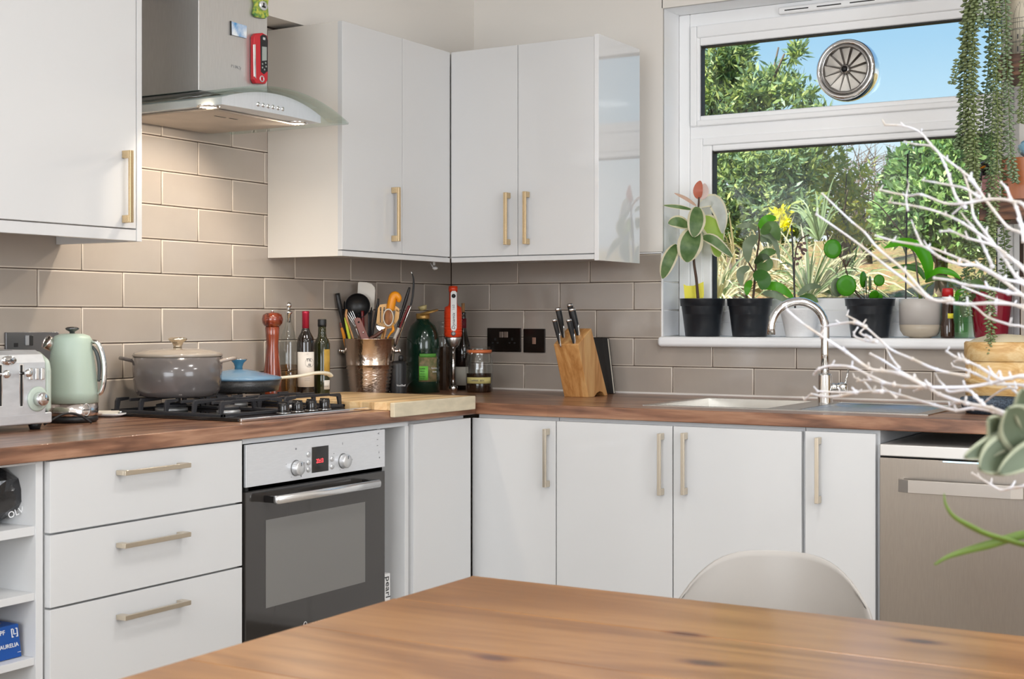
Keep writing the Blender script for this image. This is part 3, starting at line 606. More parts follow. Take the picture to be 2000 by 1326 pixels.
# ================================================================ LATHED THINGS PLACED ON THE WORKTOP
def ray_at(px, ax, val): q = P(px, 700, ax, val); return q.x, q.y
def depth(x, y): return (Vector((x, y, CZ))-Vector((CX, CY, CZ))).dot(FX)
class Spot:       # a standing place; turns measured half-widths and heights into metres there
    def __init__(s, px, ax, val, base=WT):
        s.x, s.y = ray_at(px, ax, val); s.D = depth(s.x, s.y); s.k = s.D/F; s.b = base; s.px = px
    def z(s, py): return CZ-(py-Y0)*s.k
    def prof(s, pts): return [(h*s.k, s.b-0 if py is None else s.z(py)) for h, py in pts]
    def lathe(s, pts, n=28, **k): return MB().lathe([(r, z) for r, z in s.prof(pts)], (s.x, s.y, 0), n, **k)
    def loc(s): return (s.x, s.y, s.b)
    def at(s, px, py, dd=0): return PD(px, py, s.D+dd)
    def plate(s, name, poly, th, m, parent, dd=0, **k): return MB().prism(poly, -th/2, th/2, lambda u, v, w: PD(u, v, s.D+dd+w)).build(name, m, parent, **k)
# --- casserole on the rear left burner
s = Spot(347, 0, .170, GZ+.0008)
pot = thing('casserole_pot', 'grey enamelled casserole with lid on the hob', 'pot', s.loc())
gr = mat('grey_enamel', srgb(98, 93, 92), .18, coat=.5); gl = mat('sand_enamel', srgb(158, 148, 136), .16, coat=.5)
s.lathe([(0, None), (62, None), (76, 771), (82, 760), (85, 735), (86.5, 697), (84, 697), (80, 760), (0, 762)]).build('body', gr, pot)
s.lathe([(84, 697), (87, 694), (84, 689), (70, 686), (66, 684), (40, 681), (15, 679.5), (0, 679.5)]).build('lid', gl, pot)
kb = s.lathe([(9, 682), (8, 676), (11, 669), (18, 664), (18, 661), (14, 659), (0, 660)]).build('lid_knob', mat('brass_knob', (.75, .66, .52), .2, 1), pot)
for sx in (-1, 1):
    a = s.at(347+sx*84, 704); m = MB(); pts = [s.at(347+sx*82, 706, -.035), s.at(347+sx*103, 701, -.028), s.at(347+sx*112, 699.5, 0), s.at(347+sx*103, 701, .028), s.at(347+sx*82, 706, .035)]
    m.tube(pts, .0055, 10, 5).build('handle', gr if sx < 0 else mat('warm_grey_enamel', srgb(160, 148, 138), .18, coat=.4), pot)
# --- skillet with blue lid
s = Spot(466, 0, .125, GZ+.0008)
pan = thing('skillet', 'black skillet with a blue lid and cream handle', 'pan', s.loc())
s.lathe([(0, None), (70, None), (77, 762), (82, 741), (80, 741), (75, 760), (0, 762)], 36).build('body', mat('speckled_iron', (.02, .02, .022), .3, noise=.4, nscale=400, col2=(.06, .06, .06)), pan)
s.lathe([(82, 741.5), (84, 739), (82, 736), (60, 731), (58, 730), (40, 726), (38, 725), (16, 721), (0, 720)], 40).build('lid', mat('blue_enamel', srgb(106, 140, 168), .2, coat=.4), pan)
kn = s.lathe([(8, 722), (7.5, 716), (10, 709), (16, 703), (16.5, 701.5), (12, 701), (0, 702)]).build('lid_knob', mat('blue_knob', srgb(60, 120, 150), .2, coat=.5), pan)
s.lathe([(16.6, 702.2), (17, 701), (12, 699.8), (0, 700.6)]).build('knob_cap', CHROME, kn)
h0 = Vector((s.x+.04, s.y+78*s.k, s.z(741)))
MB().tube([h0, P(585, 734, 0, .19), P(615, 728.5, 0, .20), P(638, 729, 0, .20), P(646, 734, 0, .20)], [.006, .006, .007, .008, .007], 10, 6, flat=(1.5, .8)).build('handle', mat('cream_enamel', srgb(226, 222, 205), .25, coat=.3), pan)
# --- pepper mill
s = Spot(532, 0, .085)
mill = thing('pepper_mill', 'tall reddish wooden pepper mill behind the hob', 'pepper mill', s.loc())
rw = wood('cherry_wood', srgb(66, 22, 10), srgb(102, 38, 18), srgb(140, 60, 30), 2, 2, .15, .6, 3)
s.lathe([(17, None), (18, 766), (16.5, 752), (18, 744), (17, 730), (13.5, 700), (11.5, 675), (13, 655), (14, 640), (13, 638)]).build('body', rw, mill)
s.lathe([(12.5, 638), (15, 637), (19.5, 631), (20.5, 623), (18.5, 615), (12, 611), (4, 610), (0, 610)]).build('head', rw, mill); s.lathe([(3, 611), (2.6, 608), (4, 606.5), (0, 606)], 16).build('nut', CHROME, mill)
# --- clear bottle with ball stopper
CLG = glassmat('clear_glass', (.93, .95, .94), .02, .05)
s = Spot(563.5, 0, .055)
cb = thing('glass_bottle', 'clear glass oil bottle with a steel ball stopper', 'bottle', s.loc())
s.lathe([(0, None), (16.5, None), (17, 765), (17, 690), (16.5, 672), (12, 648), (6.5, 628), (5, 612), (6, 611)]).build('body', CLG, cb)
s.lathe([(0, 767), (15.5, 767), (15.8, 712), (0, 712)]).build('oil', glassmat('pale_oil', (.80, .62, .42), .02), cb)
st = s.lathe([(4, 630), (4.5, 614), (8, 611), (7, 608), (3.5, 606), (3, 600), (0, 600)], 16).build('stopper', CHROME, cb); MB().sphere((s.x, s.y, s.z(596)), 6*s.k).build('ball', CHROME, st)
# --- wine and oil bottles
def bottle(px, x, label, cat, gm, prof, **k):
    s = Spot(px, 0, x); t = thing('bottle', label, cat, s.loc()); s.lathe(prof).build('glass', gm, t); return s, t
WGL = mat('dark_wine_glass', (.012, .008, .006), .06, coat=.6, noise=0)
GGL = mat('dark_green_glass', (.022, .024, .006), .06, coat=.6)
s, t = bottle(597, .095, 'red wine bottle with white label and red capsule', 'bottle', WGL, [(0, None), (16.5, None), (17, 768), (17, 670), (15.5, 660), (9, 648), (6.6, 640), (6.4, 612)])
s.lathe([(6.9, 645), (6.9, 612), (7.4, 610), (6.5, 607.5), (0, 607.5)]).build('capsule', mat('red_foil', (.42, .02, .05), .25, .4), t)
def band(s, r, py0, py1, a0, a1, m, parent, name='label', n=18, off=.0005, top=None):   # a paper band round a bottle between angles
    b = MB(); rr = r*s.k+off; base = math.atan2(CY-s.y, CX-s.x)
    A = [base+a0+(a1-a0)*i/n for i in range(n+1)]
    lo = [b.bm.verts.new(Vector((s.x+rr*math.cos(a), s.y+rr*math.sin(a), s.z(py1)))) for a in A]; hi = [b.bm.verts.new(Vector((s.x+rr*math.cos(a), s.y+rr*math.sin(a), s.z(py0)))) for a in A]
    for i in range(n): b._f([lo[i], lo[i+1], hi[i+1], hi[i]], True)
    return b.build(name, m, parent, solid=.0004)
def label_text(s, r, px, py, body, size, m, parent, rot=0, ext=.0004, xs=1):   # lettering on a curved side, set at the tangent
    base = math.atan2(CY-s.y, CX-s.x); dx = (px-s.px)/r; a = base+math.asin(max(-.95, min(.95, dx))); rr = r*s.k+.0014
    n = Vector((math.cos(a), math.sin(a), 0)); xd = Vector((0, 0, 1)).cross(n); M = MX((s.x+rr*n.x, s.y+rr*n.y, s.z(py)), xd, (0, 0, 1))
    if rot: M = M @ Matrix.Rotation(rot, 4, 'Z')
    return text('lettering', body, size, m, M, parent, ext, xs=xs)
PAPER = mat('label_paper', srgb(226, 220, 212), .7)
band(s, 17, 687, 755, -1.15, 1.25, PAPER, t); label_text(s, 17, 603, 703, 'TK', .014, ink, t); label_text(s, 17, 604, 713, '/R', .014, ink, t)
b_ = math.atan2(CY-s.y, CX-s.x)+.42; n_ = Vector((math.cos(b_), math.sin(b_), 0)); MB().torus((s.x+n_.x*(17*s.k+.0012), s.y+n_.y*(17*s.k+.0012), s.z(708)), .0145, .0003, n_.to_track_quat('Z', 'Y').to_matrix(), 28, 4).build('emblem', ink, t)
for py, w in ((690.5, 5), (738, 14), (742, 14)): label_text(s, 17, 600, py, '-'*w, .004, ink, t)
s, t = bottle(629, .090, 'square olive oil bottle with black cap and yellow label', 'bottle', GGL, [(0, None), (14.5, None), (15.5, 768), (15.5, 672), (13, 664), (9, 658), (8, 650), (7.6, 630)])
s.lathe([(8.2, 638), (8.6, 634), (8.6, 625), (8.2, 623.5), (0, 623.5)], 24).build('cap', BLACK, t)
band(s, 15.5, 682, 733, .25, 1.25, mat('olive_label', srgb(196, 158, 70), .5, noise=.15, nscale=60), t); band(s, 15.5, 742, 760, .25, 1.2, PAPER, t)
for i in range(7): label_text(s, 15.5, 632+1.4*i, 754, 'I', .006, ink, t, xs=.6)
# --- chopping board hooked on the worktop edge
YB0, YB1 = -1.2375, -.797
bd = thing('chopping_board', 'thick pale wooden chopping board hooked over the worktop corner', 'chopping board', (.36, -1.02, WT))
ash = wood('pale_board_wood', srgb(205, 168, 118), srgb(222, 190, 142), srgb(232, 206, 162), 1, 1.2, .5, 0, 5, stave=.045)
MB().prism([(.10, .9036), (.5954, .9036), (.5954, .926), (.10, .926)], YB0, YB1, lambda u, v, w: Vector((u, w, v))).build('board', ash, bd, bevel=.001)
B('front_lip', mat('worn_grey_wood', srgb(214, 202, 176), .7, noise=.14, nscale=16, stretch=(1, 1, 3)), .5956, .612, YB0, YB1, .884, .926, bd, .0025, label='pale worn front lip')
# --- hammered steel bucket of utensils
s = BK = Spot(722.5, 1, -.655)
cop = mat('hammered_copper_steel', (.66, .52, .42), .18, 1, bump=.22, bscale=85, bdist=.004)
bk = thing('utensil_bucket', 'hammered steel bucket with side knobs full of kitchen utensils', 'bucket', s.loc())
s.lathe([(0, None), (36, None), (37, 768), (40.4, 768), (37.6, 764.5), (41.4, 761), (38.4, 757.5), (42.2, 754), (39.3, 750.5), (43.1, 747), (40.2, 743.5), (44, 740), (41.1, 736.5), (44.9, 733), (42, 729.5), (45.8, 726), (43, 722.5), (46.7, 719), (45, 715), (47, 714), (46.3, 711), (50.5, 662), (51.5, 661), (50, 661), (44, 720), (36, 764), (0, 764)], 48).build('body', cop, bk)
for sx in (-1, 1):
    a = s.at(722.5+sx*49, 686); b = s.at(722.5+sx*60, 685)
    d = (b-a); m = MB(); M = d.to_track_quat('Z', 'Y').to_matrix(); L_ = d.length; m.lathe([(.010, 0), (.006, L_*.3), (.007, L_*.7), (.011, L_*.85), (.011, L_), (0, L_)], a, 18, M).build('knob', CHROME, bk)
def ut(label, cat, name='kitchen_utensil'): return thing(name, label, cat, (s.x, s.y, WT+.012))
def stick(t, pts, rad, m, name='handle', flat=None, n=8): return MB().tube([s.at(*p) for p in pts], [r*s.k for r in rad], n, 4, flat=flat).build(name, m, t)
ORG = mat('orange_plastic', srgb(236, 150, 30), .35); WOODU = wood('utensil_wood', srgb(150, 98, 58), srgb(186, 130, 82), srgb(208, 156, 104), 2, 2, .45, 0, 3)
BR = mat('brown_handle', srgb(120, 62, 46), .35); CREAM = mat('cream_silicone', srgb(222, 216, 205), .4)
t = ut('black handled utensil leaning out at the left rim of the bucket', 'utensil'); stick(t, [(659, 573, -.02), (664, 600, -.02), (672, 640, -.01), (684, 700, 0)], [6.5, 7, 4, 3], BLACK, flat=(1, .7))
t = ut('thin black handle behind the leftmost utensil', 'utensil'); stick(t, [(666, 573, .035), (672, 598, .035), (682, 660, .03), (690, 710, 0)], [3, 4, 3, 3], BLACK)
t = ut('black plastic soup ladle in the bucket', 'ladle', 'ladle'); c = s.at(698.5, 597, -.015); MD = (Vector((CX, CY, CZ-.35))-c).normalized().to_track_quat('Z', 'Y').to_matrix()
MB().lathe([(24*s.k*math.cos(a*.1571), -20*s.k*math.sin(a*.1571)) for a in range(10)]+[(0, -20*s.k)], c, 28, MD, cap=(False, False)).build('bowl', BLACK, t, solid=.0016)
stick(t, [(700, 612, .012), (708, 640, .008), (716, 700, 0)], [3, 3, 3], BLACK)
t = ut('cream silicone spatula standing behind the ladle', 'spatula', 'spatula'); s.plate('blade', [(699, 552), (702, 550), (716, 551), (726, 554), (732, 561), (733, 568), (731, 602), (728, 607), (722, 606), (719, 600), (714, 590), (698, 575)], .008, CREAM, t, .03, bevel=.002); stick(t, [(726, 600, .03), (722, 650, .02), (718, 710, .01)], [2.5, 2.5, 2.5], BLACK)
t = ut('metal fork with long tines in the bucket', 'fork', 'fork')
for i in range(4): stick(t, [(675+4.2*i, 609-1.4*i, -.03), (687+2.6*i, 628-1.6*i, -.03), (694+.9*i, 640-.6*i, -.028)], [.8, .8, .8], CHROME, 'tine', n=6)
stick(t, [(695, 640, -.028), (702, 661, -.025), (710, 690, -.01)], [1.6, 1.6, 1.6], CHROME, 'stem')
t = ut('wooden spoon with pale edge at the bucket left', 'spoon', 'wooden_spoon'); stick(t, [(677, 604, -.04), (676, 618, -.04), (683, 640, -.035), (690, 662, -.03), (697, 700, 0)], [4, 5.5, 3.6, 3.4, 3], WOODU, 'spoon', flat=(1, .5))
t = ut('lime green handled peeler in the bucket', 'peeler'); stick(t, [(674, 620, -.035), (678, 640, -.035), (683, 662, -.03), (692, 700, -.01)], [3, 4.2, 4.2, 3], mat('lime_plastic', srgb(190, 205, 60), .4), flat=(1, .7))
t = ut('orange handled knife at the far left rim', 'utensil'); stick(t, [(668, 640, -.01), (672, 655, -.01), (678, 690, 0)], [3.6, 3.8, 3], ORG); stick(t, [(666, 630, -.01), (668, 641, -.01)], [3, 3.4], BR, 'end_cap')
t = ut('brown riveted wooden handle leaning forward in the bucket', 'utensil'); s.plate('handle', [(692, 622), (698, 619.5), (704, 621), (721, 661), (722, 680), (712, 680), (693, 630)], .010, BR, t, -.045, bevel=.002)
for px, py in ((700.5, 629), (709.5, 649)): q = s.at(px, py, -.0505); MB().sphere(q, 2*s.k, 10, 6).build('rivet', CHROME if py > 640 else BLACK, t)
t = ut('dark red handle below the ladle', 'utensil'); stick(t, [(708, 607, .0), (709, 630, .0), (712, 690, .0)], [4, 4, 3], mat('dark_red_plastic', srgb(110, 30, 30), .35), flat=(1, .6))
t = ut('broad black plastic spoon in the bucket middle', 'utensil'); stick(t, [(739, 583, .005), (737, 600, .005), (731, 630, .005), (726, 665, .005), (722, 710, 0)], [5, 7, 6, 4, 3], BLACK, flat=(1, .4))
t = ut('black turner in the bucket behind the red handle', 'utensil'); stick(t, [(722, 610, .02), (722, 650, .02), (720, 700, 0)], [5, 6, 3], BLACK, flat=(1, .4))
t = ut('tan slotted turner in the bucket', 'turner', 'slotted_turner'); TAN = mat('tan_nylon', srgb(226, 176, 104), .4)
def strip(poly, nm='blade'): s.plate(nm, poly, .004, TAN, t, -.012, bevel=.0006)
m = MB(); T_ = lambda u, v, w: PD(u, v, s.D-.012+w)
for poly in ([(735, 632), (738, 602), (742, 595), (742, 632)], [(742, 600), (742, 595), (757, 593), (757, 600)], [(745, 600), (749, 600), (748, 632), (744, 632)], [(752, 600), (758, 600), (757, 632), (751, 632)], [(757, 593), (771, 596), (780, 603), (780, 610), (757, 600)], [(773, 604), (780, 606), (779, 622), (772, 633), (769, 632)], [(762, 600), (768, 602), (766, 632), (760, 632)], [(735, 630), (772, 630), (768, 640), (756, 642), (738, 634)]): m.prism(poly, -.002, .002, T_)
m.build('blade', TAN, t); stick(t, [(752, 638, -.012), (745, 665, -.01), (738, 710, 0)], [2.6, 2.4, 2.4], TAN)
t = ut('orange hook ended silicone handle on top of the turner', 'utensil'); stick(t, [(778, 590, -.02), (779, 583, -.02), (774, 577, -.02), (768, 578, -.02), (765, 590, -.02), (762, 606, -.02)], [3, 6, 7.5, 8, 8.5, 8], ORG)
t = ut('round wooden bristle brush in front of the slotted turner', 'brush', 'brush'); c = s.at(758.5, 620, -.05)
MB().sphere(c, 1, 20, 10, Matrix.Diagonal((8.5*s.k, .006, 15*s.k)).to_3x3()).build('head', wood('brush_wood', srgb(120, 74, 44), srgb(150, 98, 62), srgb(176, 122, 80), 2, 6, .5, 0, 4), t)
MB().torus(c, 1, .10, Matrix.Rotation(YAW, 3, 'Z') @ Matrix.Diagonal((9.5*s.k, 1, 16*s.k)).to_3x3() @ Matrix.Rotation(R(90), 3, 'X') @ Matrix.Diagonal((1, 1, .06)).to_3x3(), 28, 6).build('rim', CREAM, t); stick(t, [(756, 634, -.03), (750, 660, -.02), (742, 700, 0)], [2, 2, 2], WOODU)
t = ut('small orange silicone scoop at the bucket front', 'utensil'); stick(t, [(767, 636, -.03), (768, 645, -.03), (762, 652, -.03), (756, 664, -.025), (750, 690, -.01)], [4, 6.5, 4, 2.5, 2], ORG, flat=(1, .5))
t = ut('metal blade with dark wooden handle lying across the bucket', 'utensil'); stick(t, [(748, 645, -.045), (735, 655, -.045), (722, 662, -.045), (716, 672, -.04)], [3.4, 3.6, 3.4, 3], mat('dark_brown_handle', srgb(92, 56, 44), .4)); s.plate('blade', [(735, 636), (752, 640), (742, 646), (737, 642)], .0015, CHROME, t, -.04)
t = ut('grey handled tool at the bucket right rim', 'utensil'); stick(t, [(779, 640, -.01), (776, 648, -.01), (771, 660, -.01), (764, 690, 0)], [3, 4, 3.6, 3], mat('grey_plastic', srgb(190, 182, 170), .4))
t = ut('long black tongs leaning far right in the bucket', 'tongs', 'tongs'); stick(t, [(800, 561, .0), (793, 585, .0), (780, 628, .0), (765, 690, 0)], [4, 7.5, 5, 3], BLACK, 'arm', flat=(1, .5)); stick(t, [(805, 534, .015), (808, 552, .015), (804, 590, .015), (793, 620, .01), (768, 690, 0)], [1.5, 4, 4, 3.5, 3], BLACK, 'arm', flat=(1, .5)); stick(t, [(803, 530, .015), (806, 538, .015)], [.8, 1], CHROME, 'hook')
t = ut('thin steel skewer with dark red handle leaning right', 'skewer', 'skewer'); stick(t, [(803, 597, -.035), (790, 630, -.035), (772, 680, -.005)], [1.2, 1, 1], CHROME, 'rod', n=6); stick(t, [(799, 597, -.006), (788, 622, -.006), (781, 640, -.004), (768, 680, 0)], [2.2, 2.4, 2, 1.4], mat('dark_red_plastic'))
# --- tins, jars and blender in the corner
s = Spot(778, 1, -.60)
t = thing('electric_corkscrew', 'black cylindrical gadget with white lettering beside the bucket', 'gadget', s.loc())
s.lathe([(0, None), (16, None), (16.5, 766), (16.5, 712), (15, 706), (0, 704)]).build('body', BLACK, t); q = s.at(783, 701, -.016); MB().lathe([(.0085, 0), (.0085, .014), (.006, .018), (0, .018)], q-Vector((0, 0, .006)), 18).build('button', BLACK, t)
label_text(s, 16.5, 783, 752, 'VonShef', .0095, MATS['print_white'], t)
s = Spot(826, 1, -.33)
t = thing('demijohn', 'large dark green plastic bottle with gold cap and green label', 'bottle', s.loc())
GB = mat('bottle_green_plastic', (.006, .028, .016), .12, coat=.5)
s.lathe([(0, None), (30, None), (33, 766), (33, 722), (31.5, 720), (33, 717), (31.5, 713), (33, 709), (33, 702), (31.5, 698), (33, 694), (33, 672), (30, 650), (24, 636), (14, 627), (12, 624), (12, 618)], 36).build('body', GB, t)
GOLD = mat('gold_cap', srgb(190, 150, 84), .35, .5); s.lathe([(13, 623), (13.5, 621), (13.5, 613), (12, 612), (0, 612)], 28).build('cap', GOLD, t)
MB().tube([s.at(842, 640, -.03), s.at(846, 655, -.035), s.at(843, 675, -.035)], [.004, .006, .004], 8, 4).build('grip', GB, t)
band(s, 33, 694, 744, -.25, .95, mat('tan_label', srgb(150, 130, 96), .6, noise=.3, nscale=60, col2=srgb(90, 100, 60)), t)
band(s, 33.2, 714, 741, -.22, .30, mat('green_label', srgb(120, 205, 80), .6), t, off=.001); band(s, 33.2, 690, 697, -.2, .85, mat('leaf_green_label', srgb(88, 150, 60), .6), t, off=.001)
for py, w in ((719, 'SUPER'), (724, 'MILD'), (729, 'OLIO'), (734, 'EXTRA'), (738.5, 'PLUS')): label_text(s, 33.6, 825, py, w, .007, mat('dark_green_ink', (.02, .10, .03), .6), t)
label_text(s, 33.6, 847, 718, 'Squeezy', .0078, MATS['print_white'], t); label_text(s, 33.6, 848, 725, 'Bottle', .0078, MATS['print_white'], t)
s2 = Spot(832, 1, -.33, s.z(611))
t = thing('jar_lid', 'loose gold jar lids resting on the green bottle cap', 'lid', s2.loc()); M = Matrix.Rotation(R(12), 3, 'X') @ Matrix.Rotation(R(-8), 3, 'Y')
MB().lathe([(.0, 0), (.034, 0), (.034, .005), (0, .006)], Vector(s2.loc())+Vector((.015, 0, .001)), 28, M).build('disc', GOLD, t); MB().lathe([(.0, 0), (.013, 0), (.017, .016), (0, .017)], Vector(s2.loc())+Vector((-.012, 0, .010)), 22, M).build('stem', mat('pale_gold', srgb(196, 182, 130), .4), t)
s = Spot(866, 1, -.14)
t = thing('storage_jar', 'tall clear glass jar of brown pasta behind the hand blender', 'jar', s.loc())
s.lathe([(0, None), (14, None), (14.5, 765), (14.5, 665), (13, 650), (9, 640), (9, 634), (11, 632), (11, 628), (9, 627)], 28).build('body', CLG, t)
s.lathe([(0, None), (12, 768), (12, 678), (0, 676)], 12, smooth=False).build('contents', mat('brown_pasta', srgb(84, 56, 34), .5, noise=.5, nscale=30, stretch=(6, 6, .3)), t)
s = Spot(885, 1, -.27)
t = thing('hand_blender', 'orange and white hand blender standing upright in the corner', 'blender', s.loc())
OR = mat('orange_red_plastic', srgb(222, 66, 30), .3, coat=.2); WP = mat('white_plastic', (.78, .78, .76), .35)
s.lathe([(15, 659), (17.2, 655), (17.2, 610), (16.5, 600), (10, 597), (8, 592), (7.5, 568)], 32).build('housing', OR, t)
s.lathe([(0, 570), (8.5, 570), (9.2, 564), (8.5, 559), (0, 558)], 24).build('top_cap', OR, t)
s.lathe([(5, 680), (11, 675), (16.5, 660), (15.5, 658), (0, 658)], 32).build('collar', STEEL, t)
s.lathe([(3.3, 752), (3.3, 680), (0, 680)], 16).build('shaft', CHROME, t); s.lathe([(0, None), (5.5, 769), (8.5, 758), (8.5, 754), (4, 753), (0, 752)], 24).build('blade_guard', CHROME, t)
for i in range(9): s.lathe([(17.25, 608+i*5.2), (17.7, 609+i*5.2), (17.7, 610.4+i*5.2), (17.25, 611.4+i*5.2)], 32, cap=(False, False)).build('grip_ridge', OR, t)
pl = MB(); oc = [(0, 0)]; w_ = 6.0
poly = [(-w_, 572), (-w_, 640), (-w_*.7, 645), (0, 647), (w_*.7, 645), (w_, 640), (w_, 572), (w_*.6, 568), (-w_*.6, 568)]
pl.prism(poly, -18.6*s.k, -12*s.k, lambda u, v, w: PD(885+u+1.2, v, s.D+w)).build('front_panel', WP, t, bevel=.001)
fd = -18.9*s.k; MC = lambda px, py, rot=0: MX(s.at(px, py, fd), RT, (0, 0, 1)) @ Matrix.Rotation(rot, 4, 'Z')
text('lettering', 'Dynamix', .0165, BLACK, MC(886, 627, R(90)), t, shear=.2); text('lettering', '160', .013, mat('grey_ink', (.2, .2, .2), .5), MC(886, 600, R(90)), t)
MRT = Matrix((RT, Vector((0, 0, 1)), -FX)).transposed()
MB().lathe([(0, 0), (.0075, 0), (.007, .0022), (0, .003)], s.at(886, 578, fd), 20, MRT).build('button', BLACK, t)
MB().lathe([(0, 0), (.0085, 0), (.0, .0006)], s.at(885.5, 651.5, -17.9*s.k), 24, MRT).build('badge', WP, t); MB().torus(s.at(885.5, 651.5, -18.3*s.k), .0062, .0011, MRT, 24, 5).build('badge_ring', ink, t); text('symbol', '0', .009, ink, MC(885.5, 651.5), t)
s = Spot(904.5, 1, -.09)
t = thing('bottle', 'dark wine bottle with red neck label behind the blender', 'bottle', s.loc())
s.lathe([(0, None), (15, None), (15.5, 765), (15.5, 685), (14, 672), (9, 655), (6.3, 640), (5.5, 615), (6, 612), (5.6, 610), (0, 610)]).build('glass', WGL, t)
s.lathe([(3.2, 611), (3.4, 592), (0, 592)], 14).build('cork', mat('cork', srgb(176, 134, 92), .8), t); band(s, 6.0, 622, 644, -1.6, 1.6, mat('crimson_label', srgb(110, 26, 40), .5), t, off=.0006)
band(s, 15.5, 716, 752, -1.3, .7, mat('grey_label', srgb(178, 172, 160), .7), t)
s = Spot(936, 1, -.22)
t = thing('preserving_jar', 'clip top glass jar of dark liquid with handwritten tape label', 'jar', s.loc())
s.lathe([(0, None), (24, None), (26.5, 764), (26.5, 705), (23, 694), (22, 688), (23, 687), (23, 684)], 36).build('body', CLG, t)
s.lathe([(0, 767), (22, 767), (25, 762), (25, 729), (0, 729)], 36).build('contents', mat('soy_liquid', (.02, .008, .004), .1, coat=.3), t)
lid = s.lathe([(0, 684), (23, 684), (24, 682), (22, 677), (0, 676)], 36).build('lid', CLG, t); s.lathe([(23.2, 689), (24.6, 688), (24.6, 683.5), (23.2, 683)], 36, cap=(False, False)).build('rubber_seal', mat('orange_rubber', srgb(206, 112, 66), .5), t)
MB().tube([s.at(914, 681, -.02), s.at(915, 690, -.028), s.at(921, 692, -.036), s.at(924, 680, -.034)], .0012, 6, 4).build('clip', CHROME, t)
MB().torus((s.x, s.y, s.z(691)), 23*s.k, .0012, None, 32, 6).build('wire', CHROME, t)
band(s, 26.5, 736, 748, -1.1, 1.0, mat('masking_tape', srgb(196, 184, 120), .7), t); label_text(s, 27, 932, 742, 'TAMARI  SOY', .0088, ink, t, shear if False else 0)
# ================================================================ SINK AND TAP
sk = thing('kitchen_sink', 'stainless steel sink with drainer set in the back worktop', 'sink', (1.55, -.4, WT))
SS = mat('sink_steel', (.66, .64, .60), .25, 1, noise=.05, nscale=30, stretch=(1, 10, 1))
SX0, SX1, SYF, SYB = 1.12, 1.985, -.645, -.145; bx0, bx1, bf, bb = 1.150, 1.505, -.612, -.200; ZS = WT+.0025
m = MB()
for a in ((SX0, SX1, SYF, bf), (SX0, SX1, bb, SYB), (SX0, bx0, bf, bb), (bx1, 1.60, bf, bb), (1.945, SX1, bf, bb)): m.box(a[0], a[1], a[2], a[3], WT+.0004, ZS)
m.build('rim', SS, sk, bevel=0)
m = MB(); zb = WT-.15; c = .03
o_ = [(bx0, bf), (bx1, bf), (bx1, bb), (bx0, bb)]; i_ = [(bx0+c, bf+c), (bx1-c, bf+c), (bx1-c, bb-c), (bx0+c, bb-c)]
v0 = [m.bm.verts.new(Vector((x_, y_, ZS))) for x_, y_ in o_]; v1 = [m.bm.verts.new(Vector((x_+(c*.3 if k in (0, 3) else -c*.3), y_+(c*.3 if k < 2 else -c*.3), zb+.03))) for k, (x_, y_) in enumerate(o_)]; v2 = [m.bm.verts.new(Vector((x_, y_, zb))) for x_, y_ in i_]
for a, b in ((v0, v1), (v1, v2)):
    for k in range(4): m._f([a[k], a[(k+1) % 4], b[(k+1) % 4], b[k]])
m._f(v2); m.build('bowl', SS, sk)
MB().lathe([(.0, 0), (.03, 0), (.04, .003), (.045, .001)], ((bx0+bx1)/2, -.4, zb+.001), 24).build('drain', CHROME, sk)
m = MB()     # ridged drainer
NR = 56; rows = []
for i in range(NR+1):
    y_ = bf+(bb-bf)*i/NR; z_ = ZS-.0045+.0035*(1 if (i//2) % 2 else 0); rows.append([m.bm.verts.new(Vector((x_, y_, z_))) for x_ in (1.60, 1.945)])
for a, b in zip(rows, rows[1:]): m._f([a[0], a[1], b[1], b[0]])
m.build('drainer', SS, sk, fix=False)
s = Spot(1611.5, 1, -.235)
tp = thing('mixer_tap', 'chrome swan neck mixer tap with side lever behind the sink', 'tap', (s.x, s.y, ZS))
s.lathe([(0, None), (15, None), (15, 787), (14.5, 786), (13.5, 733), (12.5, 730), (0, 730)], 28).build('body', CHROME, tp)
zc_ = s.z(641); Ra = 52.5*s.k; dir_ = Vector((-.86, -.51, 0)); cA = Vector((s.x, s.y, zc_))+dir_*Ra
pts = [Vector((s.x, s.y, s.z(731))), Vector((s.x, s.y, s.z(690)))]+[cA+Vector((0, 0, 1))*(Ra*math.sin(a))-dir_*(Ra*math.cos(a)) for a in [math.pi*i/16 for i in range(17)]]+[cA+dir_*Ra*1.01-Vector((0, 0, .020))]
MB().tube(pts, 8.2*s.k, 16).build('spout', CHROME, tp)
q = s.at(1619, 755); q2 = s.at(1655, 756, -.02); m = MB(); m.cyl(q, q.lerp(q2, .55), 8*s.k, 6*s.k); m.cyl(q.lerp(q2, .5), q2, 9*s.k); m.build('lever_hub', CHROME, tp); MB().tube([s.at(1651, 750, -.018), s.at(1657, 722, -.018)], [.0042, .0028], 10).build('lever', CHROME, tp)
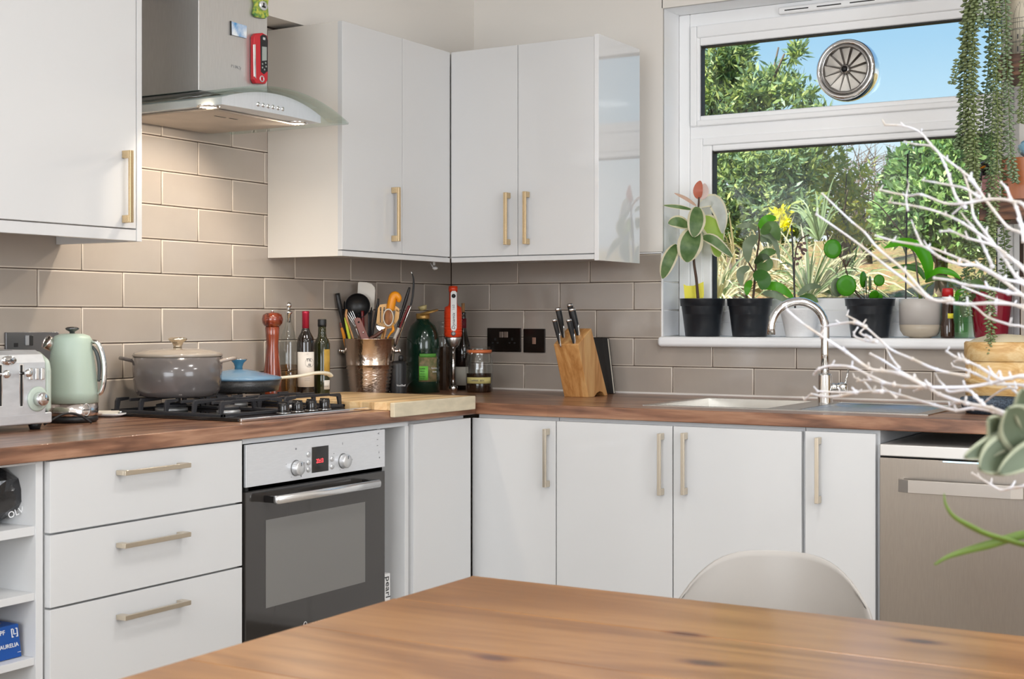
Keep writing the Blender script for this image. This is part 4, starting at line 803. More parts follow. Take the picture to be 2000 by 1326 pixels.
# ================================================================ TOASTER, KETTLE, SPOON REST, SOCKETS
TX = .285; ty1 = P(104, 760, 0, TX)[1]; ty0 = ty1-.345; tz0, tz1 = .918, 1.094
to = thing('toaster', 'four slice toaster with brushed metal front and pale green ends', 'toaster', (.15, (ty0+ty1)/2, WT))
SAGE = mat('sage_green', srgb(188, 202, 190), .3, coat=.2); TM = mat('toaster_metal', (.74, .77, .81), .34, .6, noise=.12, nscale=18, stretch=(1, 1, 3))
prf = [(.0, .93), (TX, .93), (TX, 1.04), (TX-.002, 1.065), (TX-.012, 1.084), (TX-.035, tz1), (.06, tz1), (.035, 1.085), (.02, 1.06), (.018, .93)][1:]
MB().prism(prf, ty0+.022, ty1-.022, lambda u, v, w: Vector((u, w, v))).build('body', TM, to, bevel=.003)
for a, b in ((ty1-.022, ty1), (ty0, ty0+.022)):
    m = MB(); e1 = 1 if b == ty1 else -1
    m.prism([(TX-.001, .945), (TX-.001, 1.045), (TX-.006, 1.070), (TX-.04, tz1-.004), (.06, tz1-.004), (.02, 1.05), (.02, .945)], a, b, lambda u, v, w: Vector((u, w, v))); m.build('end_cap', SAGE, to, bevel=.010)
B('base', TM, .02, TX+.0005, ty0+.003, ty1-.003, tz0, .945, to, .004)
for y_ in (ty0+.03, ty1-.03):
    for x_ in (.06, TX-.03): MB().lathe([(.012, 0), (.018, .018)], (x_, y_, WT+.0003), 14).build('foot', BLACK, to)
for y_ in (ty1-.10, ty1-.245): B('slot', BLACK, .07, TX-.05, y_-.02, y_+.02, tz1-.004, tz1+.0006, to)
def Tp(px, py, x=TX): q = P(px, py, 0, x); return q.y, q.z
for px in (41, 0):
    y, z1 = Tp(px-1.5, 713); y2, z0 = Tp(px+1.5, 793); B('lever_slot', BLACK, TX-.001, TX+.0006, y, y2+.002, z0, z1, to); B('slot_rim', CHROME, TX-.001, TX+.0004, y-.0025, y2+.0045, z0-.003, z1+.003, to)
for px, py in ((56, 729), (13, 731)): y, z = Tp(px, py, TX+.03); y2, z2 = Tp(px-14, py, TX); m = MB(); m.tube([(TX, y2, z2), (TX+.02, y2+.004, z), (TX+.028, y-.006, z)], [.004, .004, .005], 8); m.sphere((TX+.03, y, z), .010, 12, 8, sx=.7, sy=1.1); m.build('lever', CHROME, to)
for px in (58, 70, 81): y, z = Tp(px, 730); B('button', CHROME, TX, TX+.006, y-.0055, y+.0055, z-.014, z+.014, to, .002)
y, z = Tp(73, 779); k = MB().lathe([(.030, 0), (.030, .002), (.026, .004), (.0, .004)], (TX, y, z), 28, RXm).build('dial_plate', SAGE, to)
MB().lathe([(.017, .003), (.016, .022), (.0135, .025), (.0, .025)], (TX, y, z), 24, RXm).build('dial', CHROME, to)
y, z = Tp(17, 704); MB().lathe([(0, 0), (.022, 0), (.021, .002), (0, .002)], (TX, y, z), 28, RXm, sx=.5).build('badge', CHROME, to); text('lettering', 'Breville', .0085, ink, TL(TX+.0024, y, z), to)
s = Spot(141, 0, .145); s.y = s.y; s0 = s
ke = thing('kettle', 'pale green dome kettle with chrome base and handle', 'kettle', s.loc())
s.lathe([(0, None), (45, None), (49, 820), (49, 812)], 36).build('power_base', BLACK, ke)
s.lathe([(48, 812), (49.5, 806), (49.5, 786)], 40).build('chrome_base', mat('kettle_chrome', (.75, .70, .68), .15, 1), ke)
s.lathe([(49.8, 786), (49, 765), (46.5, 735), (42, 700), (38, 672), (36.5, 662), (33, 656), (22, 652), (0, 651)], 40).build('body', mat('sage_satin', srgb(180, 198, 184), .38), ke)
s.lathe([(5, 652), (5, 648), (12, 644), (13.5, 641), (9, 638.5), (0, 638)], 24).build('lid_knob', mat('black_chrome', (.15, .15, .15), .15, .9), ke)
MB().tube([s.at(108, 676, -.01), s.at(100, 673, -.02), s.at(89, 667, -.03)], [.012, .017, .018], 20, 3, cap=False).build('spout', mat('kettle_chrome'), ke, solid=.0012)
MB().tube([s.at(176, 668, .004), s.at(186, 667, .0), s.at(196, 678, .0), s.at(203, 708, .0), s.at(203, 745, .0), s.at(197, 766, 0), s.at(189, 769, .0)], [.005, .007, .0075, .008, .008, .0075, .005], 12, 6, flat=(1, .8)).build('handle', CHROME, ke)
MB().tube([s.at(180, 676, .004), s.at(189, 690, 0), s.at(194, 715, 0), s.at(193, 745, 0)], [.003, .005, .005, .004], 8, 5).build('handle_liner', mat('dark_liner', (.08, .09, .09), .4), ke)
b_ = math.atan2(CY-s.y, CX-s.x)+.55; n_ = Vector((math.cos(b_), math.sin(b_), 0)); MB().torus((s.x+n_.x*(49.6*s.k), s.y+n_.y*(49.6*s.k), s.z(798)), .010, .0007, n_.to_track_quat('Z', 'Y').to_matrix() @ Matrix.Diagonal((1, 1.5, 1)).to_3x3(), 24, 5).build('emblem', mat('pale_metal'), ke); label_text(s, 49.7, 167, 798, 'Breville', .006, ink, ke)
MB().tube([(.21, -2.16, .908), (.225, -2.11, .932), (.225, -2.06, .925), (.235, -2.03, .9055)], .003, 8, 5).build('power_cord', BLACK, ke)
sr = thing('spoon_rest', 'small white ceramic dish with a wooden handled spoon left of the hob', 'spoon rest', (.05, -1.88, WT))
q = P(208, 811, 2, WT); MB().lathe([(0, .0008), (.03, .0008), (.045, .008), (.044, .010), (.0, .004)], (.06, q.y-.03, WT), 28, sx=1.5).build('dish', UPVC, sr)
MB().tube([P(186, 806, 0, .085), P(215, 806, 0, .085), P(232, 805, 0, .085)], [.006, .0065, .005], 10, 4).build('handle', mat('pale_handle', srgb(225, 215, 200), .4), sr); MB().tube([P(232, 805, 0, .085), P(244, 803, 0, .085)], [.003, .003], 8).build('ferrule', CHROME, sr)
PL = mat('dark_nickel_plate', (.10, .095, .09), .3, .8)
def plate_back(px0, px1, py0, py1, label, kind):
    a = P(px0, py0, 1, -.001); b = P(px1, py1, 1, -.001); t = thing('wall_socket' if kind == 2 else 'wall_switch', label, 'socket' if kind == 2 else 'switch', ((a.x+b.x)/2, 0, b.z)); B('plate', mat('black_nickel', (.03, .022, .018), .16, .6), a.x, b.x, -.007, -.0005, b.z, a.z, t, .0015); return t, a, b
t, a, b = plate_back(953, 1018.5, 640.5, 687.5, 'black nickel double socket on the back wall tiles', 2)
for px in (979, 988): q = P(px, 653.5, 1, -.008); B('rocker', mat('bronze_rocker', (.42, .33, .28), .25, .7), q.x-.0085, q.x+.0085, -.0095, -.007, q.z-.011, q.z+.011, t, .001)
for px in (967, 1000):
    q = P(px, 668, 1, -.0075); m = MB(); m.box(q.x-.004, q.x+.004, -.0078, -.0068, q.z+.006, q.z+.016); m.build('earth_slot', DARK, t)
    for sx in (-1, 1): B('pin_slot', DARK, q.x+sx*.011-.004, q.x+sx*.011+.004, -.0078, -.0068, q.z-.006, q.z, t)
t, a, b = plate_back(1023.5, 1065.5, 642, 689, 'single black nickel fused switch beside the socket', 1)
q = P(1043, 665.5, 1, -.008); B('rocker', mat('copper_rocker', (.50, .30, .22), .3, .6), q.x-.0075, q.x+.0075, -.0095, -.007, q.z-.0125, q.z+.0125, t, .001)
a = P(9, 649, 0, .002); b = P(112, 650, 0, .002)
t = thing('wall_socket', 'dark steel double socket on the left wall behind the toaster', 'socket', (0, (a.y+b.y)/2, 1.05)); B('plate', mat('steel_grey_plate', (.20, .20, .21), .35, .8), .0005, .008, a.y, b.y, 1.053, a.z, t, .0015)
for px, c_ in ((53, (.35, .36, .38)), (61, (.03, .03, .03))): q = P(px, 664, 0, .009); B('rocker', mat('rocker%d' % px, c_, .35), .008, .0105, q.y-.006, q.y+.006, q.z-.014, q.z+.012, t, .001)
q = P(32, 673, 0, .009); B('pin_slot', DARK, .0078, .0086, q.y-.007, q.y+.006, q.z-.006, q.z+.004, t)
# ================================================================ KNIFE BLOCK, NOTEBOOK
kbx0, kbx1, kby = P(1102, 776, 1, -.33)[0], P(1149.5, 776, 1, -.33)[0], -.33
kt = thing('knife_block', 'slanted light wooden knife block on the back worktop', 'knife block', ((kbx0+kbx1)/2, kby, WT))
T1, T2, Cb = P(1129, 673, 0, kbx1), P(1155, 641, 0, kbx1), P(1186, 770, 0, kbx1)
kw = wood('acacia_block', srgb(176, 122, 66), srgb(200, 148, 90), srgb(214, 170, 112), 2, 1.4, .45, .1, 4)
yb = kby+.145
arch = [(kby+.045, WT), (kby+.062, WT+.012), (kby+.085, WT+.017), (kby+.108, WT+.012), (kby+.122, WT)]
MB().prism([(kby, WT)]+arch+[(yb, WT), (T2.y, T2.z), (T1.y, T1.z)], kbx0, kbx1, lambda u, v, w: Vector((w, u, v)) + Vector((-.026, 0, 0))*((v-WT)/.2)*0).build('block', kw, kt, bevel=.002)
q = P(1121, 762, 1, kby-.0005); B('badge', mat('badge_bronze', (.16, .09, .06), .4, .5), q.x-.012, q.x+.012, kby-.0015, kby+.0005, q.z-.013, q.z+.013, kt, .0005); text('emblem', 'A', .013, mat('red_led2', (.5, .05, .03), .5), TB(q.x-.003, kby-.0018, q.z+.004), kt)
lean = Vector((0, T1.y-kby, T1.z-WT)).normalized(); KL = Vector((-.10, lean.y*.6, 1)).normalized()
for i, (px0, py0, px1, py1, hw) in enumerate(((1083, 624, 1094, 668, 5), (1090, 602, 1102, 659, 6), (1113, 594, 1122, 640, 6), (1117, 603, 1131, 655, 6.5), (1111, 624, 1123, 671, 5.5))):
    yk = (T1.y-.004, T1.y+.045, T2.y-.005, T1.y+.060, T1.y+.012)[i]; a = P(px1, py1+3, 1, yk); b = P(px0, py0, 1, yk-.02)
    t = thing('kitchen_knife', ('small black handled knife front left in the block', 'long black handled knife back left in the block', 'black knife with its handle standing highest at the back of the block', 'large black handled knife right of the middle in the block', 'short black handled knife front right in the block')[i], 'knife', a, 'knives in the block')
    d = (b-a); n_ = d.length; k_ = hw*depth(a.x, a.y)/F
    MB().tube([a, a+d*.3, a+d*.65, a+d*.93, b], [k_*.55, k_*.85, k_, k_*1.05, k_*.8], 12, 4, flat=(.75, 1)).build('handle', BLACK, t)
    MB().tube([a+d*.93, b+d*.02], [k_*1.12, k_*.95], 12, flat=(.75, 1)).build('end_cap', CHROME, t)
    MB().tube([a-d*.14+Vector((k_*.1, 0, 0)), a+d*.10+Vector((k_*.25, 0, 0)), a+d*.45+Vector((k_*.85, 0, 0))], [k_*.5, k_*.5, k_*.15], 10, 3, flat=(.7, 1)).build('bolster', CHROME, t)
nb = thing('notebook', 'black notebook with cream page edges leaning on the wall behind the knife block', 'notebook', (.75, -.03, WT))
q0 = P(1199, 772, 1, -.075); q1 = P(1187, 660, 1, -.035); Mn = MX((q0.x-.0, -.075, WT+.001), (1, 0, 0), (q1.x-q0.x, .038, q1.z-WT)); hN = (Vector((q1.x, -.037, q1.z))-Vector((q0.x, -.075, WT))).length
m = MB(); m.box(-.135, 0, 0, hN, .0002, .0028, Mn); m.build('cover', BLACK, nb, bevel=.001); MB().box(-.133, -.002, .003, hN-.003, -.0115, .0002, Mn).build('pages', mat('cream_paper', srgb(220, 214, 200), .8), nb)
MB().box(-.135, 0, 0, hN, -.014, -.0115, Mn).build('cover', BLACK, nb, bevel=.001); MB().box(-.022, -.018, -.0005, hN+.001, -.0146, .0034, Mn).build('elastic_band', BLACK, nb)
# ================================================================ WINDOW SILL PLANTS
SB = WZ0+.0006
POTB = mat('black_pot_plastic', (.018, .021, .026), .32, bump=.05, bscale=60); SOIL = mat('soil', (.05, .035, .025), .95, bump=.8, bscale=120, bdist=.006)
STEM = mat('brown_stem', srgb(82, 62, 50), .7); GST = leafmat('green_stem', srgb(120, 140, 70), .1)
def black_pot(px, label, y=.052, hw=45):
    s = Spot(px, 1, y, SB); f_ = hw/45; t = thing('potted_plant', label, 'plant', s.loc(), 'plants on the window sill')
    pt = s.lathe([(0, None), (33*f_, None), (33.5*f_, 655), (40.5*f_, 598), (43*f_, 597.5), (44*f_, 585), (45*f_, 583.5), (44*f_, 583), (41*f_, 597), (33*f_, 652), (0, 652)], 40).build('pot', POTB, t)
    s.lathe([(0, 591), (41.5*f_, 591)], 28, cap=(False, False)).build('soil', SOIL, t); return s, t
VG = [leafmat('variegated_green', srgb(120, 145, 96), .3, .35, .35, 34, col2=srgb(72, 104, 62)), leafmat('variegated_cream', srgb(226, 216, 190), .3, .4, .08)]
def lf(t, s, pts, wpx, m, prof='leaf', name='leaf', fold=.12, margin=None, nrm=None, **k):
    return ribbon(MB(), [s.at(*p) for p in pts], wpx*s.k, nrm, fold, 5, margin, prof).build(name, m, t, fix=False, **k)
s, t = black_pot(1372, 'variegated rubber plant in a black pot at the left end of the sill')
MB().tube([s.at(1364, 592, 0), s.at(1360, 545, 0), s.at(1355, 505, 0), s.at(1358, 450, 0), s.at(1364, 405, 0), s.at(1365, 385, 0)], [.0055, .005, .0045, .004, .0035, .003], 10, 4).build('stem', STEM, t)
for pts, w, ty in (([(1361, 446, -.01), (1347, 478, -.05), (1342, 512, -.04)], 50, 0), ([(1362, 404, -.01), (1360, 432, -.05), (1355, 463, -.05)], 36, 0), ([(1345, 442, 0), (1324, 433, -.02), (1305, 436, -.02)], 25, 0), ([(1350, 409, 0), (1325, 404, -.02), (1296, 401, -.02)], 9, 0), ([(1322, 478, -.02), (1306, 508, -.05), (1294, 544, -.04)], 29, 0), ([(1372, 463, 0), (1395, 470, -.03), (1431, 502, -.03)], 22, 0), ([(1360, 402, 0), (1340, 388, -.01), (1317, 377, 0)], 7, 2), ([(1365, 402, .01), (1392, 392, .02), (1408, 420, .02), (1411, 456, .01)], 30, 1), ([(1372, 424, .02), (1392, 445, .03), (1410, 472, .03)], 42, 3), ([(1390, 470, .02), (1400, 490, .02), (1404, 502, .02)], 22, 3)):
    m_ = {0: VG, 1: [leafmat('pale_silver_leaf', srgb(206, 206, 204), .3), VG[1]], 2: [leafmat('pink_leaf', srgb(214, 176, 160), .3)]*2, 3: [leafmat('backlit_lime', srgb(176, 205, 90), .4), VG[1]]}[ty]
    lf(t, s, pts, w, m_, margin=1)
lf(t, s, [(1365, 388, 0), (1363, 372, -.01), (1368, 353, 0)], 19, leafmat('red_new_leaf', srgb(196, 110, 92), .3)); lf(t, s, [(1366, 388, .01), (1374, 376, .01), (1376, 358, .01)], 20, leafmat('pink_white', srgb(232, 205, 205), .3))
yt = s.plate('sticky_trap', [(1335, 555), (1341, 558), (1354, 558), (1370, 552), (1374, 550), (1375, 575), (1372, 590), (1338, 590)], .001, mat('yellow_card', srgb(236, 226, 70), .5), t, .03)
s, t = black_pot(1464, 'leafy green plant in the second black pot on the sill')
GRN = leafmat('hoya_green', srgb(104, 136, 78), .35, .35, .25, 30); GRY = leafmat('hoya_grey', srgb(132, 146, 118), .25, .4, .2, 30); BRT = leafmat('bright_green', srgb(96, 176, 40), .45, .35, .2, 30)
MB().tube([s.at(1470, 592, 0), s.at(1474, 550, 0), s.at(1477, 510, 0), s.at(1483, 465, 0), s.at(1481, 440, 0)], [.0045, .004, .0035, .003, .002], 8, 4).build('stem', STEM, t); MB().tube([s.at(1476, 535, 0), s.at(1466, 520, 0), s.at(1460, 508, 0)], .0028, 8, 4).build('stem', STEM, t)
for pts, w, m_ in (([(1483, 446, 0), (1496, 430, -.01), (1516, 425, 0)], 19, BRT), ([(1480, 450, 0), (1462, 440, -.02), (1436, 443, 0)], 11, GRY), ([(1487, 456, 0), (1508, 443, -.03), (1522, 470, -.02)], 24, GRN), ([(1480, 462, -.01), (1461, 478, -.04), (1461, 513, -.03)], 22, GRY), ([(1487, 458, 0), (1510, 466, .0), (1523, 508, 0)], 12, GRY), ([(1484, 470, .01), (1500, 462, .02), (1506, 476, .02)], 22, GRY), ([(1476, 520, 0), (1495, 495, -.02), (1516, 492, -.01)], 18, GRN), ([(1474, 515, -.01), (1488, 502, -.04), (1504, 504, -.04)], 14, leafmat('dark_hoya', srgb(70, 92, 56), .2)), ([(1464, 522, 0), (1446, 532, -.02), (1449, 558, -.02)], 16, GRY), ([(1473, 532, -.01), (1491, 545, -.05), (1488, 566, -.05)], 30, leafmat('deep_green', srgb(70, 120, 50), .3)), ([(1468, 548, -.01), (1460, 560, -.03), (1459, 577, -.03)], 14, BRT), ([(1488, 560, 0), (1520, 560, -.03), (1550, 583, -.03)], 18, BRT), ([(1490, 572, 0), (1515, 576, -.02), (1543, 592, -.02)], 14, GRY), ([(1478, 524, .01), (1498, 520, .02), (1505, 505, .02)], 20, GRN)): lf(t, s, pts, w, m_)
# orchid past flowering in a white embossed pot
s = Spot(1562, 1, .05, SB); t = thing('potted_plant', 'staked dried orchid in a white embossed pot behind the tap', 'plant', s.loc(), 'plants on the window sill')
s.lathe([(0, None), (26, None), (27, 656), (38, 606), (39, 602), (37, 602), (30, 640), (0, 645)], 36).build('pot', mat('white_embossed', (.80, .80, .80), .4, bump=.6, bscale=60, bdist=.004), t)
MB().tube([s.at(1554, 645, 0), s.at(1551, 560, 0), s.at(1548, 480, 0), s.at(1546, 440, 0)], .0028, 8, 3).build('stake', BLACK, t); MB().tube([s.at(1556, 640, .0), s.at(1552, 560, .01), s.at(1553, 500, .01), s.at(1562, 470, .01), s.at(1580, 458, .01)], .002, 8, 4).build('flower_stem', STEM, t)
DF_ = leafmat('dried_petal', srgb(138, 112, 108), .3, .7)
for i in range(16):
    a = rnd.random(); px = 1551+26*a+rnd.uniform(-6, 6); py = 512-50*a+rnd.uniform(-10, 10); lf(t, s, [(px, py, .01), (px+rnd.uniform(-4, 6), py+rnd.uniform(2, 9), rnd.uniform(-.02, .01))], 8, DF_, name='dried_flower')
lf(t, s, [(1558, 577, 0), (1580, 560, -.02), (1604, 560, 0)], 13, GRY); lf(t, s, [(1556, 585, 0), (1580, 580, .02), (1598, 590, .02)], 14, GRN)
# pilea
s, t = black_pot(1699, 'round leaved pilea in the black pot right of the tap', hw=49)
PG = leafmat('pilea_green', srgb(84, 168, 30), .45, .3, .2, 40)
def disc(px, py, r, tilt, m_, dd=0, st=(1690, 590)):
    c = s.at(px, py, dd); M = Matrix.Rotation(YAW+R(tilt[0]), 3, 'Z') @ Matrix.Rotation(R(90+tilt[1]), 3, 'X')
    l_ = MB().lathe([(0, 0), (r*.5*s.k, .0006), (r*.9*s.k, .0), (r*s.k, -.002)], c, 22, M, cap=(False, False), sx=1, sy=1.08).build('leaf', m_, t, solid=.0006)
    a = s.at(px+2, py+3, dd+.004); MB().tube([a, s.at((px*2+st[0])/3, (py*2+st[1])/3-4, dd*.6), s.at(*st, 0)], .0013, 6, 5).build('leaf_stalk', STEM, t)
for px, py, r, tl, m_, dd, st in ((1626.5, 486, 17.5, (0, 0), PG, -.02, (1652, 520)), (1653, 558, 19, (-10, 5), PG, -.05, (1692, 585)), (1636, 561, 17, (30, 0), GRY, -.02, (1690, 588)), (1687, 546, 15, (50, 0), PG, -.03, (1688, 585)), (1717, 547.5, 10.5, (-10, 0), PG, -.03, (1706, 590)), (1700, 553, 13, (65, 0), GRN, 0, (1695, 588)), (1707, 577, 10, (10, 30), PG, -.03, (1703, 592)), (1692, 560, 12, (72, 0), GRY, -.02, (1694, 590)), (1716, 580, 8, (-20, 20), PG, -.02, (1708, 592)), (1672, 497, 12, (74, 10), GRN, .01, (1652, 520)), (1665, 510, 11, (78, 30), GRY, .01, (1652, 522))): disc(px, py, r, tl, m_, dd, st)
MB().tube([s.at(1690, 592, 0), s.at(1664, 560, .01), s.at(1651, 522, .01), s.at(1648, 505, .01)], [.003, .0025, .002, .0015], 8, 5).build('stem', STEM, t)
for e_ in ((1640, 498), (1655, 498), (1668, 505), (1672, 522), (1632, 535), (1676, 532)): MB().tube([s.at(1651, 520, .01), s.at((1651+e_[0])/2, (520+e_[1])/2-4, .01), s.at(e_[0], e_[1], .01)], .001, 6, 4).build('leaf_stalk', STEM, t)
# moth orchid in grey ribbed pot
s = Spot(1797.5, 1, .045, SB); t = thing('potted_plant', 'broad leaved orchid with bare spike in a pale grey pot', 'plant', s.loc(), 'plants on the window sill')
s.lathe([(0, None), (20, None), (22, 657.5), (32, 655), (38.5, 645), (40, 632)], 40).build('pot_base', mat('beige_glaze', srgb(190, 178, 160), .35), t)
s.lathe([(40, 634), (40.5, 600), (40.5, 584), (38.5, 583.5), (37, 600), (30, 640), (0, 642)], 40).build('pot', mat('grey_glaze', srgb(196, 190, 184), .35, bump=.2, bscale=5, bdist=.003), t); s.lathe([(0, 590), (38, 590)], 28, cap=(False, False)).build('bark', SOIL, t)
OG = leafmat('orchid_green', srgb(96, 186, 34), .5, .3, .12, 20)
for pts, w, m_ in (([(1812, 540, 0), (1806, 510, 0), (1790, 482, 0), (1760, 473, -.01), (1727, 484, -.02)], 21, OG), ([(1811, 546, 0), (1812, 515, -.01), (1798, 485, -.01), (1782, 478, 0)], 22, OG), ([(1808, 548, 0), (1830, 529, -.03), (1856, 532, -.05), (1876, 544, -.06)], 13, OG), ([(1806, 546, 0), (1795, 528, .01), (1772, 521, .02), (1742, 523, .02)], 13, leafmat('deep_green')), ([(1807, 551, 0), (1826, 543, -.04), (1850, 545, -.06), (1868, 556, -.06)], 11, GRN)): lf(t, s, pts, w, m_, fold=.3)
MB().tube([s.at(1769, 640, .02), s.at(1769, 590, .02), s.at(1770, 470, .02), s.at(1773, 300, .02)], .0028, 8, 3).build('stake', BLACK, t)
MB().tube([s.at(1802, 592, 0), s.at(1792, 540, 0), s.at(1787, 500, 0), s.at(1770, 468, .01), s.at(1745, 435, .01), s.at(1715, 400, .01), s.at(1678, 382, .01)], [.003, .003, .0028, .0025, .0022, .0018, .0012], 8, 5).build('flower_spike', mat('grey_spike', srgb(96, 86, 78), .6), t)
for e_ in ((1800, 570, 1822, 552), (1795, 575, 1782, 560), (1806, 572, 1812, 556)): MB().tube([s.at(e_[0], e_[1]+20, 0), s.at(e_[0], e_[1], -.02), s.at(e_[2], e_[3], -.02)], .003, 7, 4).build('root', GST, t)
# little spice jar
s = Spot(1851, 1, .035, SB); t = thing('spice_jar', 'small brown jar with a bright red cap on the sill', 'jar', s.loc())
s.lathe([(0, None), (13, None), (13.5, 656), (13.5, 634), (11, 622), (11, 588), (9.5, 584), (9.5, 579), (0, 579)], 28).build('body', mat('brown_glass_jar', (.035, .015, .008), .08, coat=.5), t)
s.lathe([(11, 579), (11, 565), (10, 563), (0, 563)], 28).build('cap', mat('red_cap', (.55, .02, .02), .35), t); s.lathe([(10, 584), (10.5, 579.5)], 28, cap=(False, False)).build('collar', UPVC, t); band(s, 11, 612, 622, .0, 1.2, mat('yellow_card'), t)
# pale green glass with a cutting
s = Spot(1877, 1, .075, SB); t = thing('glass_vase', 'pale green glass with a small ivy cutting between jar and red pot', 'vase', s.loc())
s.lathe([(0, None), (13, None), (14, 650), (15, 580), (14, 580), (12.5, 648), (0, 650)], 28).build('body', glassmat('pale_green_glass', (.78, .92, .76), .03, .03), t)
for x_, y_, w_ in ((1872, 572, 11), (1880, 566, 10), (1868, 582, 9), (1884, 578, 9)): lf(t, s, [(x_-5, y_+8, -.02), (x_, y_, -.03), (x_+5, y_-6, -.03)], w_, BRT)
MB().tube([s.at(1877, 640, 0), s.at(1876, 600, -.005), s.at(1874, 578, -.015)], .0013, 6, 4).build('stem', GST, t)
s = Spot(1936, 1, .05, SB); t = thing('potted_plant', 'dark red glazed pot with trailing leaves at the right end', 'plant', s.loc(), 'plants on the window sill')
s.lathe([(0, None), (30, None), (32, 657), (41, 572), (40, 570), (38, 572), (29, 650), (0, 652)], 40).build('pot', mat('crimson_glaze', (.22, .006, .02), .12, coat=.5), t)
DK = leafmat('dark_leaf', srgb(74, 92, 56), .2)
for pts, w, m_ in (([(1955, 566, 0), (1970, 545, 0), (1990, 530, .01)], 24, DK), ([(1906, 575, -.03), (1884, 590, -.06), (1882, 620, -.06)], 17, DK), ([(1925, 570, -.02), (1910, 552, -.03), (1893, 552, -.03)], 14, GRN), ([(1940, 570, 0), (1945, 550, 0), (1938, 532, 0)], 14, DK)): lf(t, s, pts, w, m_)
# ================================================================ STEAMER AND MORTAR
s = Spot(1962, 1, -.235); t = thing('bamboo_steamer', 'round bamboo steamer with lid at the right end of the worktop', 'steamer', s.loc())
BAM = wood('bamboo', srgb(196, 152, 92), srgb(216, 176, 116), srgb(232, 204, 152), 0, 2.2, .5, 0, 4)
s.lathe([(0, None), (73, None), (73, 701), (71, 701), (70, 780), (0, 780)], 48).build('basket', BAM, t); s.lathe([(74, 705), (75.5, 703), (75.5, 670), (73, 667), (70, 668)], 48).build('lid_ring', BAM, t)
s.lathe([(72, 670), (55, 661), (30, 654), (0, 652)], 48, cap=(False, False)).build('woven_lid', mat('woven_bamboo', srgb(226, 212, 180), .6, bump=.8, bscale=90, bdist=.004), t); s.lathe([(74.2, 747), (75, 746), (75, 740), (74, 739)], 48, cap=(False, False)).build('band', BAM, t)
s = Spot(1938, 1, -.455); t = thing('granite_bowl', 'speckled dark blue grey stone bowl in front of the bamboo steamer', 'bowl', s.loc())
s.lathe([(0, None), (38, None), (46, 808), (57, 795), (60.5, 779), (58, 776), (54, 780), (40, 800), (0, 806)], 44).build('body', mat('speckled_granite', srgb(74, 88, 102), .6, noise=.6, nscale=220, col2=srgb(36, 46, 58), bump=.3, bscale=200), t)
# ================================================================ SHELVES AND HANGING PLANT
DWD = wood('rough_dark_shelf', srgb(62, 38, 26), srgb(100, 66, 46), srgb(128, 88, 62), 0, 1.6, .55, 0, 7)
YS = -.215
def shelf(px, py0, py1, label, x1=2.75):
    a = P(px, py0, 1, YS); b = P(px, py1, 1, YS); t = thing('wall_shelf', label, 'shelf', ((a.x+x1)/2, -.1, b.z), 'rustic wooden shelves'); B('board', DWD, a.x, x1, YS, -.0022, b.z, a.z, t, .003)
    for x_ in (2.16, 2.6): m = MB(); m.box(x_-.012, x_+.012, -.18, -.0022, b.z-.0045, b.z-.0002); m.box(x_-.012, x_+.012, -.007, -.0022, b.z-.10, b.z-.0045); m.build('bracket', BLACK, t)
    return t, a, b
t1, a1, b1 = shelf(1949, 108, 150, 'upper thick dark wooden shelf at the window right edge'); t2, a2, b2 = shelf(1912, 391, 431, 'lower thick dark wooden shelf at the window right edge')
# printed tin on the upper shelf
q = P(1958, 106, 1, -.15); zt = P(1958, 22, 1, -.15)[2]; xt = q.x
t = thing('storage_tin', 'cream round tin printed with a domed cathedral drawing', 'tin', (xt+.075, -.11, a1.z)); MB().lathe([(0, 0), (.075, 0), (.075, .18), (.073, .185), (0, .187)], (xt+.076, -.11, a1.z+.0005), 40).build('body', mat('cream_tin', srgb(214, 204, 184), .4), t)
tcx, tcy, tr = xt+.076, -.11, .0754; bt = math.atan2(CY-tcy, CX-tcx)
def tinmark(a0, a1_, z0, z1, body=False):
    b = MB(); n = max(1, int((a1_-a0)/.08)); A = [bt+a0+(a1_-a0)*i/n for i in range(n+1)]; lo = [b.bm.verts.new(Vector((tcx+(tr+.0003)*math.cos(a), tcy+(tr+.0003)*math.sin(a), a1.z+z0))) for a in A]; hi = [b.bm.verts.new(Vector((tcx+(tr+.0003)*math.cos(a), tcy+(tr+.0003)*math.sin(a), a1.z+z1))) for a in A]
    for i in range(n): b._f([lo[i], lo[i+1], hi[i+1], hi[i]])
    return b
mk = MB()
def addm(a0, a1_, z0, z1):
    n = max(1, int((a1_-a0)/.1)); A = [bt+a0+(a1_-a0)*i/n for i in range(n+1)]
    lo = [mk.bm.verts.new(Vector((tcx+(tr+.0003)*math.cos(a), tcy+(tr+.0003)*math.sin(a), a1.z+z0))) for a in A]; hi = [mk.bm.verts.new(Vector((tcx+(tr+.0003)*math.cos(a), tcy+(tr+.0003)*math.sin(a), a1.z+z1))) for a in A]
    for i in range(n): mk._f([lo[i], lo[i+1], hi[i+1], hi[i]])
for z_ in (.004, .040, .043, .078, .081, .100, .112): addm(-1.3, .9, z_, z_+.0012)
for i in range(14):
    a_ = -1.25+i*.16; addm(a_, a_+.012, .004, .078)
    if i % 2 == 0: addm(a_+.05, a_+.11, .012, .028); addm(a_+.05, a_+.11, .050, .064)
for i in range(9): addm(-.72+i*.09, -.72+i*.09+.01, .081, .112); 
for i in range(8): w_ = .36*math.cos(i/8*1.45); addm(-.36-w_, -.36-w_+.014, .112+i*.006, .118+i*.006); addm(-.36+w_-.014, -.36+w_, .112+i*.006, .118+i*.006); addm(-.36-w_*.35, -.36-w_*.35+.008, .112+i*.006, .118+i*.006); addm(-.36+w_*.35, -.36+w_*.35+.008, .112+i*.006, .118+i*.006)
mk.build('print', ink, t, fix=False)
